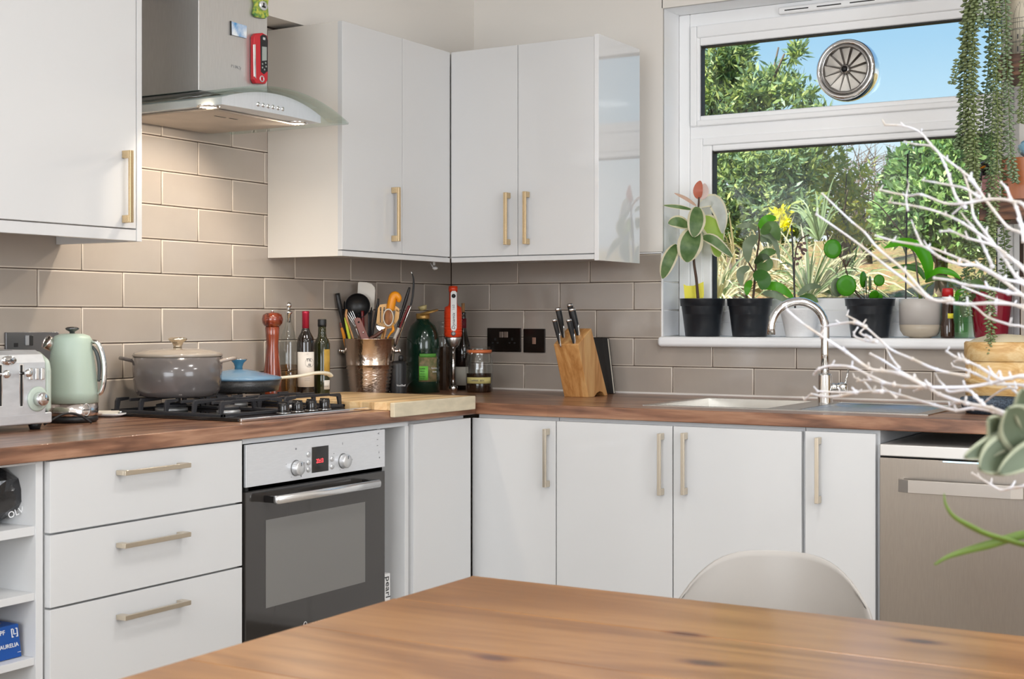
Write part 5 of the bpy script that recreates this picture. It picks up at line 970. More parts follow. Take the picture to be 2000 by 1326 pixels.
# things on the lower shelf
q = P(1957, 389, 1, -.16); zt = P(1957, 309, 1, -.16)[2]; t = thing('wooden_box', 'orange brown wooden box on the lower shelf', 'box', (q.x+.08, -.1, a2.z)); B('body', wood('orange_wood', srgb(128, 66, 32), srgb(158, 88, 48), srgb(176, 104, 60), 2, 1, .3, .2, 3), q.x, q.x+.16, -.17, -.03, a2.z+.0005, zt, t, .002)
t = thing('glass_ornament', 'pale blue lumpy glass ornament on top of the wooden box', 'ornament', (q.x+.09, -.1, zt)); m = MB()
m.sphere((q.x+.085, -.1, zt+.032), .05, 24, 14, sz=.62)
for v in m.bm.verts: v.co += Vector((rnd.uniform(-1, 1), rnd.uniform(-1, 1), 0))*.004
m.build('body', mat('pale_blue_glass', srgb(150, 200, 225), .15, coat=.4), t)
q = P(1921, 390, 1, -.12); t = thing('figurine', 'black and white bird figurine at the left end of the lower shelf', 'figurine', (q.x, -.12, a2.z))
m = MB(); m.lathe([(0, .0), (.017, 0), (.021, .02), (.018, .055), (.010, .085), (.008, .095)], (q.x, -.12, a2.z+.0005), 20); m.build('body', BLACKG, t); MB().sphere((q.x+.002, -.122, a2.z+.108), .016, 16, 10, sz=1.1).build('head', BLACKG, t); MB().cyl((q.x+.006, -.134, a2.z+.108), (q.x-.004, -.152, a2.z+.102), .005, .001).build('beak', ORG, t)
MB().sphere((q.x+.005, -.132, a2.z+.045), .015, 14, 8, sz=1.7, sy=.6).build('belly', UPVC, t); MB().lathe([(0, 0), (.022, 0), (.022, .006), (0, .006)], (q.x, -.12, a2.z+.0003), 20).build('base', mat('crimson_glaze'), t)
pc = P(1886, 431, 1, -.19); t = thing('greeting_card', 'small folded card leaning at the shelf end', 'card', (a2.x+.02, -.18, a2.z)); m = MB(); Mc = MX((a2.x+.004, -.20, a2.z+.001), (.35, 0, .0), (0, .15, 1)); m.box(0, .05, 0, .075, 0, .001, Mc); m.build('front', mat('pink_card', srgb(206, 150, 150), .6), t)
# trailing succulent
q = PD(1925, -45, 4.20); t = thing('trailing_plant', 'trailing burro tail succulent hanging in front of the window', 'plant', q)
MB().lathe([(0, 0), (.05, 0), (.07, .02), (.085, .11), (.088, .125), (.08, .125), (.06, .02), (0, .015)], (q.x, q.y, q.z-.02), 32).build('pot', mat('terracotta', srgb(170, 110, 80), .8), t)
for k in range(3): a = 2.1*k; MB().tube([(q.x+.082*math.cos(a), q.y+.082*math.sin(a), q.z+.10), (q.x, q.y, 2.648)], .0012, 6).build('cord', mat('jute', srgb(170, 150, 120), .9), t)
BT = [leafmat('succulent_green', srgb(150, 164, 116), .2, .5, .25, 60), leafmat('succulent_deep', srgb(124, 144, 104), .2, .5, .25, 60), leafmat('succulent_pale', srgb(166, 186, 150), .2, .5, .2, 60)]
def strand(pts, wpx, m_, D=4.19, dens=1.0, sparse=False):
    P2, _ = smooth_path([PD(p[0], p[1], D+(p[2] if len(p) > 2 else 0)) for p in pts], [0]*len(pts), 14); st = MB().tube(P2, .0016, 5).build('strand', GST, t)
    L_ = sum((b-a).length for a, b in zip(P2, P2[1:])); n = int(L_/(.0030 if not sparse else .0045)*dens); k_ = D/F; V, Fc = [], []
    for i in range(n):
        f = i/n*(len(P2)-1); j = int(f); p = P2[j].lerp(P2[min(j+1, len(P2)-1)], f-j); a = i*2.4+rnd.uniform(-.3, .3); w = wpx*1.15*k_*rnd.uniform(.8, 1.1)*(1 if i < n-14 else .8)
        o = Vector((math.cos(a), math.sin(a), -.28 if not sparse else .05)).normalized(); sd = Vector((-math.sin(a), math.cos(a), 0)); up = sd.cross(o); b = len(V); ww = w*.30
        V += [p, p+o*w*.55+sd*ww, p+o*w, p+o*w*.55-sd*ww, p+o*w*.55+up*ww*.7, p+o*w*.55-up*ww*.7]
        for q_ in ((0, 1, 4), (1, 2, 4), (2, 3, 4), (3, 0, 4), (1, 0, 5), (2, 1, 5), (3, 2, 5), (0, 3, 5)): Fc.append(tuple(b+z for z in q_))
    me = bpy.data.meshes.new('leaves'); off = wl(t); me.from_pydata([v-off for v in V], [], Fc); me.polygons.foreach_set('use_smooth', [True]*len(Fc)); me.materials.append(m_); me.update()
    o = bpy.data.objects.new('leaves', me); S.collection.objects.link(o); o.parent = st; o['kind'] = 'stuff'; return o
for pts, w, m_, dd, sp_ in (
    ([(1890, -20), (1884, 40), (1880, 100), (1868, 140), (1858, 165)], 13, BT[0], .02, True), ([(1895, -20), (1889, 60), (1884, 130), (1882, 200), (1880, 260), (1874, 290)], 15, BT[1], .03, False),
    ([(1905, -20), (1893, 40), (1893, 120), (1892, 200), (1893, 280), (1899, 345)], 15, BT[0], .0, False), ([(1908, -20), (1902, 60), (1902, 150), (1903, 250), (1904, 340), (1910, 405)], 14, BT[0], -.03, False),
    ([(1915, -20), (1920, 20), (1918, 45), (1912, 52)], 15, BT[2], -.04, False), ([(1930, -20), (1932, 60), (1930, 140), (1922, 200), (1920, 260), (1918, 300)], 13, BT[1], .03, True),
    ([(1940, -20), (1946, 60), (1947, 160), (1949, 260), (1946, 360), (1938, 430), (1934, 500), (1936, 560), (1934, 620), (1934, 690)], 13, BT[0], -.10, False), ([(1935, -20), (1938, 80), (1940, 180), (1936, 280), (1934, 380), (1936, 440)], 13, BT[1], .02, False),
    ([(1950, -20), (1956, 80), (1956, 200), (1955, 300), (1957, 400), (1962, 480), (1963, 560)], 13, BT[1], .03, True), ([(1962, -20), (1966, 50), (1967, 120), (1970, 180), (1972, 260), (1976, 320), (1984, 356)], 13, BT[2], -.02, False),
    ([(2010, 60), (2000, 130), (1998, 190), (1994, 240)], 13, BT[0], -.04, False), ([(1900, 330), (1893, 400), (1897, 460), (1890, 520), (1884, 560)], 14, BT[1], .04, True), ([(1886, 545), (1888, 580), (1892, 617)], 12, BT[2], -.02, False)): strand(pts, w, m_, 4.19+dd, sparse=sp_)
# ================================================================ TABLE AND CHAIR
TBX0, TBX1, TBY0, TBY1, TBZ = 1.733, 2.93, -4.15, -2.592, .745
tb = thing('dining_table', 'large worn pine dining table in the foreground', 'table', ((TBX0+TBX1)/2, -3.4, 0))
PINE = wood('honey_pine', srgb(130, 84, 40), srgb(148, 100, 52), srgb(164, 116, 66), 0, .6, .30, .5, 7, knots=1)
PINES = wood('pine_side', srgb(160, 104, 54), srgb(182, 126, 72), srgb(196, 142, 88), 0, 1.2, .5, .1, 5)
nb_ = 7; bw = (TBY1-TBY0)/nb_
for i in range(nb_):
    y_ = TBY0+i*bw; b = B('plank', PINE, TBX0+(.0 if i < nb_-1 else 0), TBX1, y_+.0002, y_+bw-.0002, TBZ-.030, TBZ, tb, .0012 if i < nb_-1 else .004)
for a in ((TBX0+.06, TBX1-.06, TBY1-.085, TBY1-.06), (TBX0+.06, TBX1-.06, TBY0+.06, TBY0+.085)): B('apron', PINES, *a, TBZ-.13, TBZ-.0305, tb)
for a in ((TBX0+.06, TBX0+.085, TBY0+.085, TBY1-.085), (TBX1-.085, TBX1-.06, TBY0+.085, TBY1-.085)): B('apron', PINES, *a, TBZ-.13, TBZ-.0305, tb)
for x_ in (TBX0+.10, TBX1-.10):
    for y_ in (TBY0+.10, TBY1-.10): MB().lathe([(.022, 0), (.026, .02), (.030, .10), (.036, .40), (.030, .52), (.038, .55), (.042, .60), (.042, TBZ-.131)], (x_, y_, 0), 20).build('leg', PINES, tb)
# moulded chair at the far side of the table
ccx, ccy = P(1512, 1100, 1, -2.20)[0]+.004, -2.205
SHELL = mat('white_moulded_shell', srgb(160, 155, 149), .42)
ch = thing('dining_chair', 'white moulded shell chair with wooden legs behind the table', 'chair', (ccx, ccy-.2, 0))
zt_ = P(1490, 1074, 1, ccy+.02)[2]
CR = math.radians(-14); Rc = Matrix.Rotation(CR*-1, 3, 'Z')
def shell(u, v):
    s_ = 2*u-1
    path = [(-.44, .425), (-.36, .445), (-.20, .430), (-.09, .432), (-.035, .47), (-.008, .56), (.012, .66), (.028, zt_)]; f = v*(len(path)-1); j = min(int(f), len(path)-2); q = f-j
    p0, p1, p2, p3 = path[max(j-1, 0)], path[j], path[j+1], path[min(j+2, len(path)-1)]
    def cr(a, b, c_, d): return .5*(2*b+(c_-a)*q+(2*a-5*b+4*c_-d)*q*q+(-a+3*b-3*c_+d)*q**3)
    yy, zz = cr(p0[0], p1[0], p2[0], p3[0]), cr(p0[1], p1[1], p2[1], p3[1])
    W_ = [.19, .21, .215, .215, .205, .192, .178, .156][j]*(1-q)+[.19, .21, .215, .215, .205, .192, .178, .156][j+1]*q
    back = max(0, v-.5)*2; drop = (max(0, abs(s_)-.0)**3.6)*(.075*max(0, (v-.72)/.28) if v > .72 else 0)
    x_ = s_*W_; side = s_*s_
    yy -= side*(.075*min(1, back*1.3)); zz += side*.035*(1-min(1, back*1.6))-drop
    p = Rc @ Vector((x_, yy, 0)); return Vector((ccx+p.x, ccy+p.y, zz))
MB().grid(shell, 24, 40).build('shell', SHELL, ch, solid=.0055)
for sx in (-1, 1):
    for yy, yo in ((-.33, -.10), (-.12, .08)):
        a = Rc @ Vector((sx*.10, yy, 0)); b = Rc @ Vector((sx*.21, yy+yo, 0)); MB().tube([(ccx+a.x, ccy+a.y, .425), (ccx+b.x, ccy+b.y, .001)], [.016, .009], 12).build('leg', wood('beech', srgb(190, 140, 92), srgb(205, 160, 112), srgb(216, 176, 130), 2), ch)
a = [Rc @ Vector((sx*.17, yy, 0)) for sx in (-1, 1) for yy in (-.39, -.07)]
m = MB()
for p_, q_ in ((0, 3), (1, 2)): m.cyl((ccx+a[p_].x*.85, ccy+a[p_].y, .22), (ccx+a[q_].x*.85, ccy+a[q_].y, .22), .004)
m.build('brace', BLACK, ch)
# ================================================================ THINGS IN THE OPEN SHELVES
def sz(py, px=40, x=.5): return P(px, py, 0, x)[2]
yr = P(70, 1000, 0, .572)[1]
zsh = sz(1027, 70, .568)
t = thing('plastic_bag', 'crumpled shiny black plastic bag with white lettering on the top open shelf', 'bag', (.42, yr-.11, zsh))
m = MB(); c = Vector((.44, P(66, 985, 0, .47)[1]-.120, zsh+.064))
m.sphere(c, .075, 14, 9, sz=.84, sx=1.2, sy=1.2)
for v in m.bm.verts:
    d = (v.co-c); k = 1+rnd.uniform(-.13, .12); v.co = c+d*k
    if v.co.z < zsh+.002: v.co.z = zsh+.002
for f in m.bm.faces: f.smooth = False
zc = P(66, 985, 0, .46)[1]
m.build('bag', mat('black_bin_bag', (.012, .012, .014), .16, coat=.6, bump=.4, bscale=30, bdist=.01), t)
text('lettering', 'OLVEIM', .019, MATS['print_white'], MX(PD(43, 996, depth(.53, P(43, 996, 0, .53)[1])), (.25, .96, .33), (-.1, -.25, 1)), t)
zs3 = sz(1283, 70, .568)
t = thing('glove_box', 'blue disposable glove box with white lettering on the lower open shelf', 'box', (.48, yr-.1, zs3)); by = P(38, 1250, 0, .54)[1]
Mb = MX((.54, by+.006, zs3+.0012), (0, 1, 0), (0, -.13, 1)); bh = .072
MB().box(-.22, 0, 0, bh, -.12, 0, Mb).build('carton', mat('glove_blue', srgb(18, 74, 150), .45), t, bevel=.001)
def bt_(s_, sz_, px, py, m_=None):
    q = P(px, py, 0, .5406); M = MX((.5408, q.y, q.z), (0, 1, 0), (0, -.13, 1)); text('lettering', s_, sz_, m_ or MATS['print_white'], M, t)
bt_('AURELIA', .0125, 18, 1262); bt_('o PF', .014, 0, 1238); bt_('L', .017, 28, 1234); bt_('[ ]', .021, 28, 1234); bt_('----', .008, 38, 1272)
MB().box(-.10, -.02, bh-.0005, bh+.0008, -.09, -.03, Mb).build('opening', mat('brown_opening', srgb(120, 92, 84), .8), t)
# ================================================================ FOREGROUND VASE OF PAINTED BRANCHES AND HOUSE PLANTS
BRM = mat('whitewashed_twig', srgb(212, 216, 226), .8, noise=.12, nscale=25, bump=.6, bscale=90, bdist=.003, col2=srgb(198, 190, 180))
vb = PD(2150, 900, 1.52); vz0 = TBZ+.0005
va = thing('branch_vase', 'tall pale vase on the table holding whitewashed branches', 'vase', (vb.x, vb.y, vz0))
vh = .26; MB().lathe([(0, 0), (.05, 0), (.065, .03), (.072, .12), (.050, .20), (.034, vh-.02), (.038, vh), (.034, vh), (.030, vh-.02), (.046, .20), (.06, .04), (0, .02)], (vb.x, vb.y, vz0), 36).build('body', mat('stone_glaze', srgb(200, 196, 190), .4), va)
mouth = Vector((vb.x, vb.y, vz0+vh))
BR_ = [
 ([(1595, 419), (1671, 472), (1737, 524), (1767, 546), (1811, 581), (1850, 590), (1890, 594), (1945, 592), (2000, 602), (2070, 660)], 3.6, 0),
 ([(1606, 378), (1658, 428), (1689, 454), (1715, 485), (1767, 529), (1818, 583), (1860, 586)], 3.2, .03),
 ([(1719, 371), (1772, 382), (1800, 380), (1846, 397), (1885, 397), (1933, 389), (1977, 393), (2010, 415), (2070, 560)], 3.4, -.05),
 ([(1955, 356), (1966, 368), (1973, 386), (1985, 405), (1995, 440), (2000, 470)], 3.6, -.08),
 ([(1737, 395), (1800, 405), (1846, 419), (1881, 436), (1933, 472), (1965, 500), (2000, 525), (2070, 620)], 3.6, .0),
 ([(1811, 481), (1846, 494), (1890, 512), (1933, 532), (1975, 560), (2010, 590), (2080, 670)], 3.8, .05),
 ([(1837, 452), (1860, 452), (1890, 465), (1942, 480), (1975, 505), (2010, 540), (2080, 640)], 3.4, -.03),
 ([(1728, 244), (1765, 246), (1798, 259), (1824, 290), (1850, 312), (1881, 336), (1900, 352), (1916, 378), (1940, 410), (1970, 445), (2010, 470), (2075, 600)], 3.4, .08),
 ([(1767, 277), (1790, 282), (1824, 288), (1846, 323), (1855, 350), (1868, 386), (1885, 405)], 3.0, .06),
 ([(1802, 352), (1825, 356), (1858, 362), (1885, 368), (1912, 385)], 2.6, -.04),
 ([(1881, 336), (1893, 372), (1898, 400), (1903, 425), (1925, 455), (1958, 500), (1985, 540), (2010, 560), (2075, 640)], 3.8, .02),
 ([(1861, 418), (1880, 402), (1900, 392), (1915, 380), (1895, 350)], 3.2, -.02),
 ([(1884, 425), (1905, 450), (1925, 490), (1938, 520)], 3.2, .05),
 ([(1710, 460), (1745, 470), (1790, 478), (1812, 485), (1835, 502), (1873, 516), (1915, 520), (1960, 545), (2010, 562), (2080, 650)], 3.4, -.06),
 ([(1775, 360), (1770, 385), (1773, 410)], 1.8, -.05),
 ([(1780, 430), (1790, 455), (1800, 478)], 2.4, -.06),
 ([(1825, 543), (1860, 548), (1884, 556), (1930, 562), (1970, 572), (2010, 585), (2080, 670)], 4.0, -.02),
 ([(1860, 590), (1900, 597), (1930, 620), (1972, 634), (2010, 645), (2080, 720)], 3.0, .03),
 ([(1880, 560), (1930, 580), (1980, 595), (2020, 605), (2080, 680)], 3.6, .09),
 ([(1538, 606), (1562, 627), (1580, 640), (1603, 655), (1654, 688), (1697, 719), (1725, 724), (1756, 729), (1785, 742), (1803, 752)], 3.8, .0),
 ([(1654, 616), (1685, 634), (1718, 663), (1741, 683), (1782, 701), (1830, 722), (1885, 734), (1890, 734)], 3.4, .05),
 ([(1603, 660), (1608, 640), (1640, 632), (1668, 630), (1690, 638)], 3.0, .04),
 ([(1590, 731), (1600, 720), (1625, 714), (1664, 717), (1700, 734), (1746, 752), (1808, 756), (1885, 756), (1936, 748), (1975, 738), (2015, 736), (2090, 780)], 3.8, -.04),
 ([(1700, 691), (1725, 704), (1756, 724), (1790, 742), (1815, 757), (1835, 770), (1885, 787), (1936, 797), (1977, 812), (2020, 825), (2090, 840)], 4.4, .0),
 ([(1597, 764), (1640, 766), (1679, 765), (1723, 763), (1756, 771), (1826, 791), (1867, 801), (1900, 797), (1940, 803), (1980, 816)], 3.6, .06),
 ([(1572, 782), (1585, 770), (1610, 775), (1643, 773), (1672, 766)], 3.2, .07),
 ([(1849, 686), (1866, 697), (1885, 704), (1912, 716), (1935, 730), (1956, 740), (2000, 736), (2060, 760)], 3.6, -.06),
 ([(1864, 706), (1876, 702), (1890, 707)], 3.2, -.06),
 ([(1862, 716), (1885, 722), (1905, 730), (1930, 742), (1949, 750), (2000, 753), (2070, 780)], 3.8, .03),
 ([(1669, 737), (1690, 748), (1705, 765), (1722, 765)], 3.0, .02),
 ([(1674, 745), (1700, 742), (1725, 748), (1746, 751)], 3.0, -.03),
 ([(1731, 680), (1742, 700), (1756, 718)], 2.6, .05),
 ([(1722, 755), (1740, 768), (1750, 776)], 2.4, -.02),
 ([(1833, 742), (1843, 752), (1854, 765), (1890, 762), (1905, 774), (1920, 790)], 3.2, -.05),
 ([(1785, 764), (1800, 758), (1815, 752)], 3.2, .0),
 ([(1855, 792), (1872, 785), (1890, 788)], 3.0, .0),
 ([(1930, 716), (1945, 735), (1980, 762), (2010, 790)], 3.0, .05),
 ([(1899, 924), (1915, 934), (1935, 946), (1955, 957), (1975, 953), (2010, 945), (2090, 900)], 3.2, -.10),
 ([(1920, 790), (1930, 780), (1960, 760), (1985, 758)], 2.4, .04),
 ([(1675, 640), (1668, 655), (1690, 665), (1712, 668)], 2.8, .08), ([(1690, 640), (1680, 650), (1700, 660)], 2.4, .08)]
D0 = 1.58
for i, (pts, w, dd) in enumerate(BR_):
    n = len(pts); P3 = []; far = pts[-1][0] > 2040
    for j, (px, py) in enumerate(pts): P3.append(PD(px, py, D0+dd+.22*(1-j/(n-1))*(1 if px < 1800 else .7)+.01*math.sin(j*2.3+i)))
    k_ = D0/F; rr = [w*k_*.9*(.66+.5*j/(n-1)) for j in range(n)]
    if far: P3.append(mouth+Vector((rnd.uniform(-.015, .015), rnd.uniform(-.015, .015), -.02))); rr.append(w*k_*1.3)
    m = MB(); m.tube(P3, rr, 8, 4)
    for j in range(0, n-(1 if far else 0)):
        m.sphere(P3[j], rr[j]*rnd.uniform(1.25, 1.6), 8, 6)
        if rnd.random() < .55: a = P3[j]; b = a+Vector((rnd.uniform(-.006, .004), rnd.uniform(-.004, .004), rnd.uniform(.003, .009))); m.tube([a, b], [rr[j]*.9, rr[j]*.55], 7)
    m.build('branch', BRM, va)
# grey green succulent and aloe, standing on the table at the right
SGM = [leafmat('fleshy_grey_green', srgb(96, 108, 84), .12, .6, .25, 14), leafmat('fleshy_pale_edge', srgb(160, 165, 140), .12, .6)]
pb = PD(2160, 1010, 1.26); t = thing('potted_plant', 'thick leaved grey green succulent reaching in from the right edge', 'plant', (pb.x, pb.y, vz0)); WLt = t
MB().lathe([(0, 0), (.05, 0), (.065, .09), (.068, .10), (.06, .10), (.045, .01), (0, .01)], (pb.x, pb.y, vz0), 32).build('pot', mat('terracotta'), t); MB().lathe([(0, .09), (.06, .09)], (pb.x, pb.y, vz0), 24, cap=(False, False)).build('soil', SOIL, t)
MB().tube([(pb.x, pb.y, vz0+.09), PD(2120, 930, 1.27), PD(2050, 900, 1.26), PD(1990, 880, 1.25)], [.008, .007, .006, .005], 10, 4).build('stem', GST, t)
for pts, w in (([(1990, 880), (1965, 860), (1925, 875), (1884, 893)], 44), ([(2010, 890), (1975, 880), (1940, 895), (1913, 916)], 84), ([(1975, 880), (1955, 855), (1940, 830), (1930, 818)], 50), ([(2025, 890), (1995, 850), (1975, 815), (1968, 798)], 86), ([(2040, 860), (2015, 820), (2000, 790), (1996, 760)], 60), ([(2060, 905), (2030, 885), (1995, 895), (1950, 925)], 60)):
    P3 = [PD(px, py, 1.25-.012*j) for j, (px, py) in enumerate(pts)]; ribbon(MB(), P3, w*1.25/F, None, .22, 5, 1, 'leaf').build('leaf', SGM, t, fix=False, solid=.002)
pb = PD(2400, 1080, 1.50); t = thing('aloe_plant', 'aloe with long curved green leaves reaching in at the right edge', 'plant', (pb.x, pb.y, vz0))
MB().lathe([(0, 0), (.045, 0), (.058, .08), (.06, .09), (.052, .09), (.04, .01), (0, .01)], (pb.x, pb.y, vz0), 32).build('pot', mat('stone_glaze'), t); MB().lathe([(0, .08), (.052, .08)], (pb.x, pb.y, vz0), 24, cap=(False, False)).build('soil', SOIL, t)
ALO = leafmat('aloe_green', srgb(110, 136, 60), .2, .45, .2, 30)
base_ = Vector((pb.x, pb.y, vz0+.085))
for pts, w0 in (([(1844, 964), (1847, 985), (1862, 1008), (1890, 1025), (1925, 1042), (1965, 1054), (2010, 1066), (2100, 1080)], 11), ([(1825, 1103), (1850, 1088), (1885, 1076), (1930, 1064), (1970, 1052), (2010, 1043), (2110, 1040)], 9)):
    P3 = [PD(px, py, 1.34-.004*j) for j, (px, py) in enumerate(pts)]+[base_]; n = len(P3); MB().tube(P3, [w0*1.3/F*(.25+.75*min(1, j/3)) for j in range(n)], 10, 5, flat=(.45, 1)).build('leaf', ALO, t)
for a in (0, 1.3, 2.6, 3.9, 5.2): MB().tube([base_, base_+Vector((math.cos(a)*.05, math.sin(a)*.05, .07)), base_+Vector((math.cos(a)*.11, math.sin(a)*.11, .09))], [.007, .006, .001], 8, 4, flat=(1, .5)).build('leaf', ALO, t)
# ================================================================ THE GARDEN
gr_ = MB(); NX, NY = 50, 30
def gz(x_, y_): return 1.10+.09*(y_-1.5)+.05*math.sin(x_*2.1+y_)+.03*math.sin(x_*5+y_*3.3)
gr_.grid(lambda u, v: Vector((-7+16*u, 1.3+12*v*v, gz(-7+16*u, 1.3+12*v*v))), NX, NY).build('terrain_bank', mat('leaf_litter_ground', srgb(128, 128, 74), .95, noise=.4, nscale=9, col2=srgb(150, 110, 72), bump=1, bscale=20, bdist=.05), kind='structure', fix=False)
B('retaining_wall', mat('rendered_wall', srgb(170, 165, 155), .9), -7, 9, 1.2, 1.32, -.3, 1.12, kind='structure')
B('ground', mat('patio', srgb(150, 145, 138), .9), -7, 9, .3, 1.2, -.35, -.3, kind='structure')
nr = np.random.default_rng(5)
def leafcloud(cs, n, L_, W_, shell_=.35, twig=7, up=.35):
    """cs: list of (centre, radii, weight); sprigs of leaves; returns verts, quads"""
    V = []; ws = np.array([c[2] for c in cs], float); ws /= ws.sum(); ns = n//twig
    idx = nr.choice(len(cs), ns, p=ws)
    d = nr.normal(size=(ns, 3)); d /= np.linalg.norm(d, axis=1)[:, None]; r = (shell_+(1-shell_)*nr.random(ns))**.6*(1+.12*nr.normal(size=ns))
    C = np.array([list(c[0]) for c in cs])[idx]; RR = np.array([list(c[1]) for c in cs])[idx]; pc = C+d*RR*r[:, None]
    ax = d*.7+nr.normal(size=(ns, 3))*.5+np.array([0, 0, up]); ax /= np.linalg.norm(ax, axis=1)[:, None]
    pc = np.repeat(pc, twig, 0); ax = np.repeat(ax, twig, 0); N = len(pc)
    k = np.tile(np.arange(twig), ns)/twig
    pos = pc+ax*(k[:, None]-.5)*L_*1.6
    o = nr.normal(size=(N, 3)); o -= ax*(o*ax).sum(1)[:, None]; o /= np.linalg.norm(o, axis=1)[:, None]
    dr = ax*(.45+.5*k[:, None])+o*(1-.35*k[:, None]); dr /= np.linalg.norm(dr, axis=1)[:, None]
    sd = np.cross(dr, ax+.3*nr.normal(size=(N, 3))); sd /= np.linalg.norm(sd, axis=1)[:, None]
    s_ = (.7+.6*nr.random(N))[:, None]; l = L_*s_; w = W_*s_
    V = np.stack([pos, pos+dr*l*.45+sd*w/2, pos+dr*l, pos+dr*l*.45-sd*w/2], 1).reshape(-1, 3); return V, N
def cloud_obj(name, cs, n, L_, W_, mats, parent, kind='stuff', **k):
    V, N = leafcloud(cs, n, L_, W_, **k); off = np.array(wl(parent)); me = bpy.data.meshes.new(name); V = V-off
    me.vertices.add(len(V)); me.vertices.foreach_set('co', V.ravel()); me.loops.add(N*4); me.loops.foreach_set('vertex_index', np.arange(N*4)); me.polygons.add(N); me.polygons.foreach_set('loop_start', np.arange(N)*4)
    try: me.polygons.foreach_set('loop_total', np.full(N, 4))
    except Exception: pass
    for q in mats: me.materials.append(q)
    me.polygons.foreach_set('material_index', nr.integers(0, len(mats), N)); me.update(); me.validate()
    o = bpy.data.objects.new(name, me); S.collection.objects.link(o); o.parent = parent; o['kind'] = kind; return o
def lm(n, *c, tr=.35): return leafmat(n, srgb(*c), tr, .45, noise=0)
G1 = [lm('leaf_mid', 138, 158, 98), lm('leaf_deep', 92, 116, 76), lm('leaf_olive', 168, 178, 110), lm('leaf_blue', 122, 148, 118)]
G2 = [lm('laurel_a', 124, 156, 92), lm('laurel_b', 92, 128, 78), lm('laurel_c', 158, 184, 118), lm('leaf_deep', 1, 1, 1)]
G3 = [lm('yellow_a', 214, 208, 92), lm('yellow_b', 176, 180, 98), lm('leaf_olive', 1, 1, 1), lm('leaf_mid', 1, 1, 1)]
G4 = [lm('autumn_a', 188, 120, 78), lm('autumn_b', 168, 150, 96), lm('leaf_olive', 1, 1, 1), lm('bank_green', 120, 140, 76)]
BARK = mat('bark', srgb(104, 90, 76), .9, noise=.3, nscale=20)
def cc(px, py, y, rx, ry, w=1):
    p = P(px, py, 1, y); k = depth(p.x, p.y)/F; return (p, (rx*k, rx*k*.8, ry*k), w)
def trunk(t, px, py0, y, py1, r, nb=8, spread=60, up=120):
    b = P(px, 600, 1, y); b.z = gz(b.x, b.y)-.03; a = P(px, py1, 1, y); m = MB(); m.tube([b, b.lerp(a, .5)+Vector((rnd.uniform(-.05, .05), 0, 0)), a], [r, r*.8, r*.5], 8, 3)
    for i in range(nb):
        f = rnd.uniform(.25, .95); p = b.lerp(a, f); q = P(px+rnd.uniform(-spread, spread), py1+rnd.uniform(-up, up*.3), 1, y+rnd.uniform(-.2, .3)); m.tube([p, p.lerp(q, .5)+Vector((0, 0, -.05)), q], [r*.35, r*.25, r*.1], 6, 3)
    return m.build('trunk', BARK, t)
def tree(name, label, cs, n, L_, W_, mats, tk, group=None, **k):
    c0 = cs[0][0]; t = thing(name, label, 'tree' if 'tree' in name else 'shrub', (c0.x, c0.y, gz(c0.x, c0.y)), group); cloud_obj('foliage', cs, n, L_, W_, mats, t, **k)
    if tk: trunk(t, *tk)
    return t
tree('bay_tree', 'tall green tree rising behind the upper window pane at its left', [cc(1395, 150, 3.2, 70, 95, 5), cc(1440, 110, 3.3, 30, 40, 1.2), cc(1480, 180, 3.2, 65, 48, 2.6), cc(1530, 160, 3.3, 35, 32, .7), cc(1560, 190, 3.2, 42, 34, .8), cc(1552, 104, 3.2, 14, 16, .18), cc(1600, 225, 3.2, 30, 22, .3), cc(1420, 240, 3.3, 90, 50, 2.5)], 6500, .062, .017, G1, (1430, 600, 3.3, 180, .05, 14, 130, 90), shell_=.1)
tree('hedge_shrub', 'dense dark green shrub behind the lower pane at its left', [cc(1440, 350, 3.0, 90, 75, 3), cc(1500, 420, 3.1, 110, 60, 3), cc(1400, 440, 2.9, 60, 60, 1.5), cc(1540, 330, 3.2, 60, 60, 1.4)], 12000, .05, .017, G1, (1450, 600, 3.2, 420, .04, 8, 60, 80), shell_=.3)
tree('yellow_shrub', 'loose yellowish shrub behind the middle of the lower pane', [cc(1610, 330, 3.8, 60, 55, 2), cc(1600, 420, 3.7, 80, 60, 2), cc(1680, 440, 3.8, 70, 50, 2), cc(1585, 285, 3.8, 30, 20, .6), cc(1650, 380, 3.8, 50, 40, 1), cc(1700, 345, 3.9, 30, 30, .25)], 3000, .055, .017, G3, (1640, 600, 3.8, 400, .03, 14, 90, 120), shell_=.1)
tree('laurel_hedge', 'bright broad leaved laurel behind the right half of the lower pane', [cc(1830, 360, 3.6, 100, 90, 4), cc(1790, 420, 3.4, 80, 60, 3), cc(1900, 420, 3.5, 110, 90, 3), cc(1765, 330, 3.8, 30, 30, .4), cc(1890, 300, 3.7, 70, 50, 2)], 15000, .055, .023, G2, (1830, 600, 3.6, 420, .04, 8, 80, 80), shell_=.4)
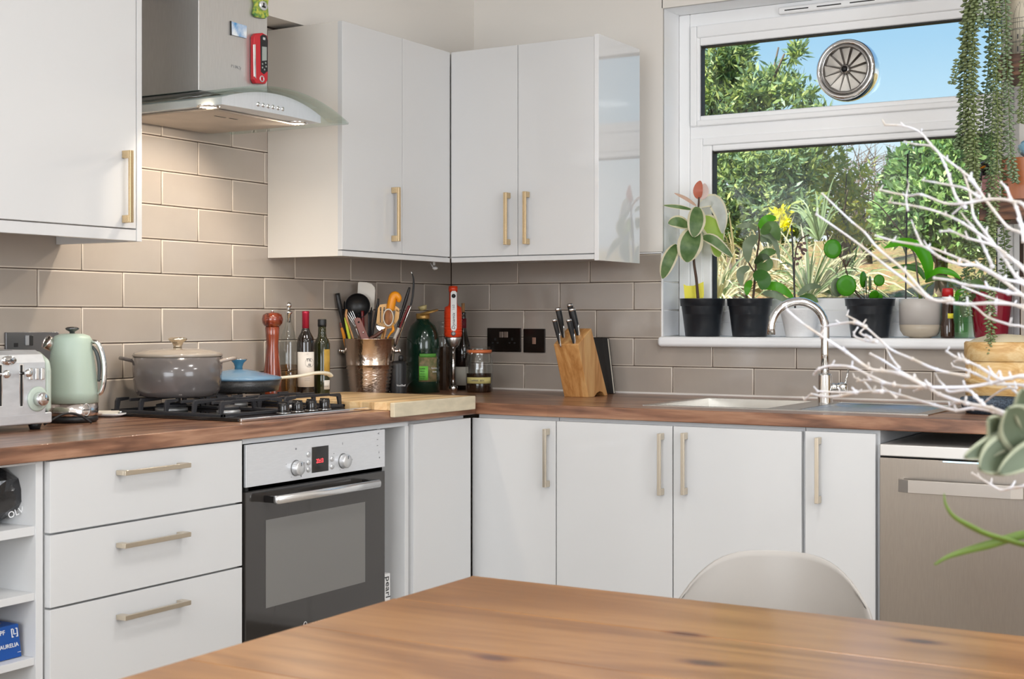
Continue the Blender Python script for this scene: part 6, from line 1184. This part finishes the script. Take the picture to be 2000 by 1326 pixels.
# bare twiggy tree further back
b0 = P(1690, 500, 1, 7.5); t = thing('bare_tree', 'leafless twiggy tree far behind the middle of the lower pane', 'tree', (b0.x, b0.y, gz(b0.x, b0.y)))
m = MB()
for i in range(46):
    px = rnd.uniform(1590, 1800); a = P(1690+(px-1690)*.4, 470, 1, 7.5+rnd.uniform(-.4, .4)); b = P(px+rnd.uniform(-20, 20), rnd.uniform(262, 330), 1, 7.5+rnd.uniform(-.5, .5)); c_ = a.lerp(b, .5)+Vector((rnd.uniform(-.12, .12), 0, rnd.uniform(-.1, .1))); m.tube([a, c_, b], [.009, .006, .002], 5, 3)
    for k in range(3): f = a.lerp(b, rnd.uniform(.4, .95)); g = f+Vector((rnd.uniform(-.35, .35), rnd.uniform(-.1, .1), rnd.uniform(.02, .2))); m.tube([f, g], [.004, .0015], 4)
m.tube([Vector((b0.x, b0.y, gz(b0.x, b0.y)-.05)), P(1690, 470, 1, 7.5)], [.07, .05], 8)
m.build('branches', BARK, t, kind='stuff')
# strap leaved plants and the littered bank
STR = [leafmat('strap_cream', srgb(198, 190, 158), .3, noise=0), leafmat('strap_green', srgb(132, 150, 110), .3, noise=0), leafmat('strap_straw', srgb(168, 150, 112), .3, noise=0)]
def straps(px, py, y, n, L_, w, ms, label, name='strap_plant'):
    p = P(px, py, 1, y); t = thing(name, label, 'plant', p, 'strap leaved plants on the bank'); B_ = [MB() for _ in ms]
    for i in range(n):
        a = rnd.uniform(0, 6.28); e_ = rnd.uniform(.25, 1.35); d = Vector((math.cos(a)*math.cos(e_), math.sin(a)*math.cos(e_)*.7, math.sin(e_))); l = L_*rnd.uniform(.6, 1.15); tip = p+d*l+Vector((0, 0, -l*.35*math.cos(e_)))
        ribbon(B_[i % len(ms)], [p, p+d*l*.55+Vector((0, 0, l*.06)), tip], w*rnd.uniform(.7, 1.2), None, .3, 3, None, 'taper')
    for b, m_ in zip(B_, ms): o = b.build('leaves', m_, t, fix=False, kind='stuff')
    return t
for i, (px, py, y, L_, ms, lb) in enumerate(((1400, 600, 1.9, .34, [STR[1], STR[0]], 'silvery green strap plant on the bank behind the first black pot'), (1440, 580, 2.1, .48, [STR[0], STR[2]], 'cream striped strap plant behind the rubber plant'), (1510, 585, 2.2, .50, [STR[0], STR[2]], 'cream strap plant between the black pots and the staked orchid'), (1580, 585, 2.0, .44, [STR[0], STR[1]], 'green and cream strap plant behind the dried orchid'), (1640, 590, 2.1, .38, [STR[1], STR[0]], 'strap plant on the bank behind the pilea'), (1600, 470, 2.6, .42, [STR[1]], 'tall silvery spiky plant rising above the other strap plants'))): straps(px, py, y, 60 if i < 5 else 20, L_*.9, .013, ms, lb)
t = thing('ground_cover', 'low green and rust coloured ground cover on the garden bank', 'ground cover', (2.0, 3, gz(2, 3)))
V = []; cs_ = [(Vector((1.2+.45*i, 2.0+.5*j, gz(1.2+.45*i, 2.0+.5*j)+.03)), (.3, .3, .07), 1) for i in range(6) for j in range(5)]
cloud_obj('leaves', cs_, 16000, .035, .015, G4, t, shell_=.0); tag(t, kind='stuff')
ysh = [cc(1533, 440, 2.4, 14, 22, 1), cc(1525, 415, 2.4, 10, 14, .5)]; tree('yellow_sprig', 'small bright yellow shrub sprig beside the staked orchid', ysh, 140, .035, .014, [lm('yellow_c', 226, 216, 40)], None, shell_=.0)
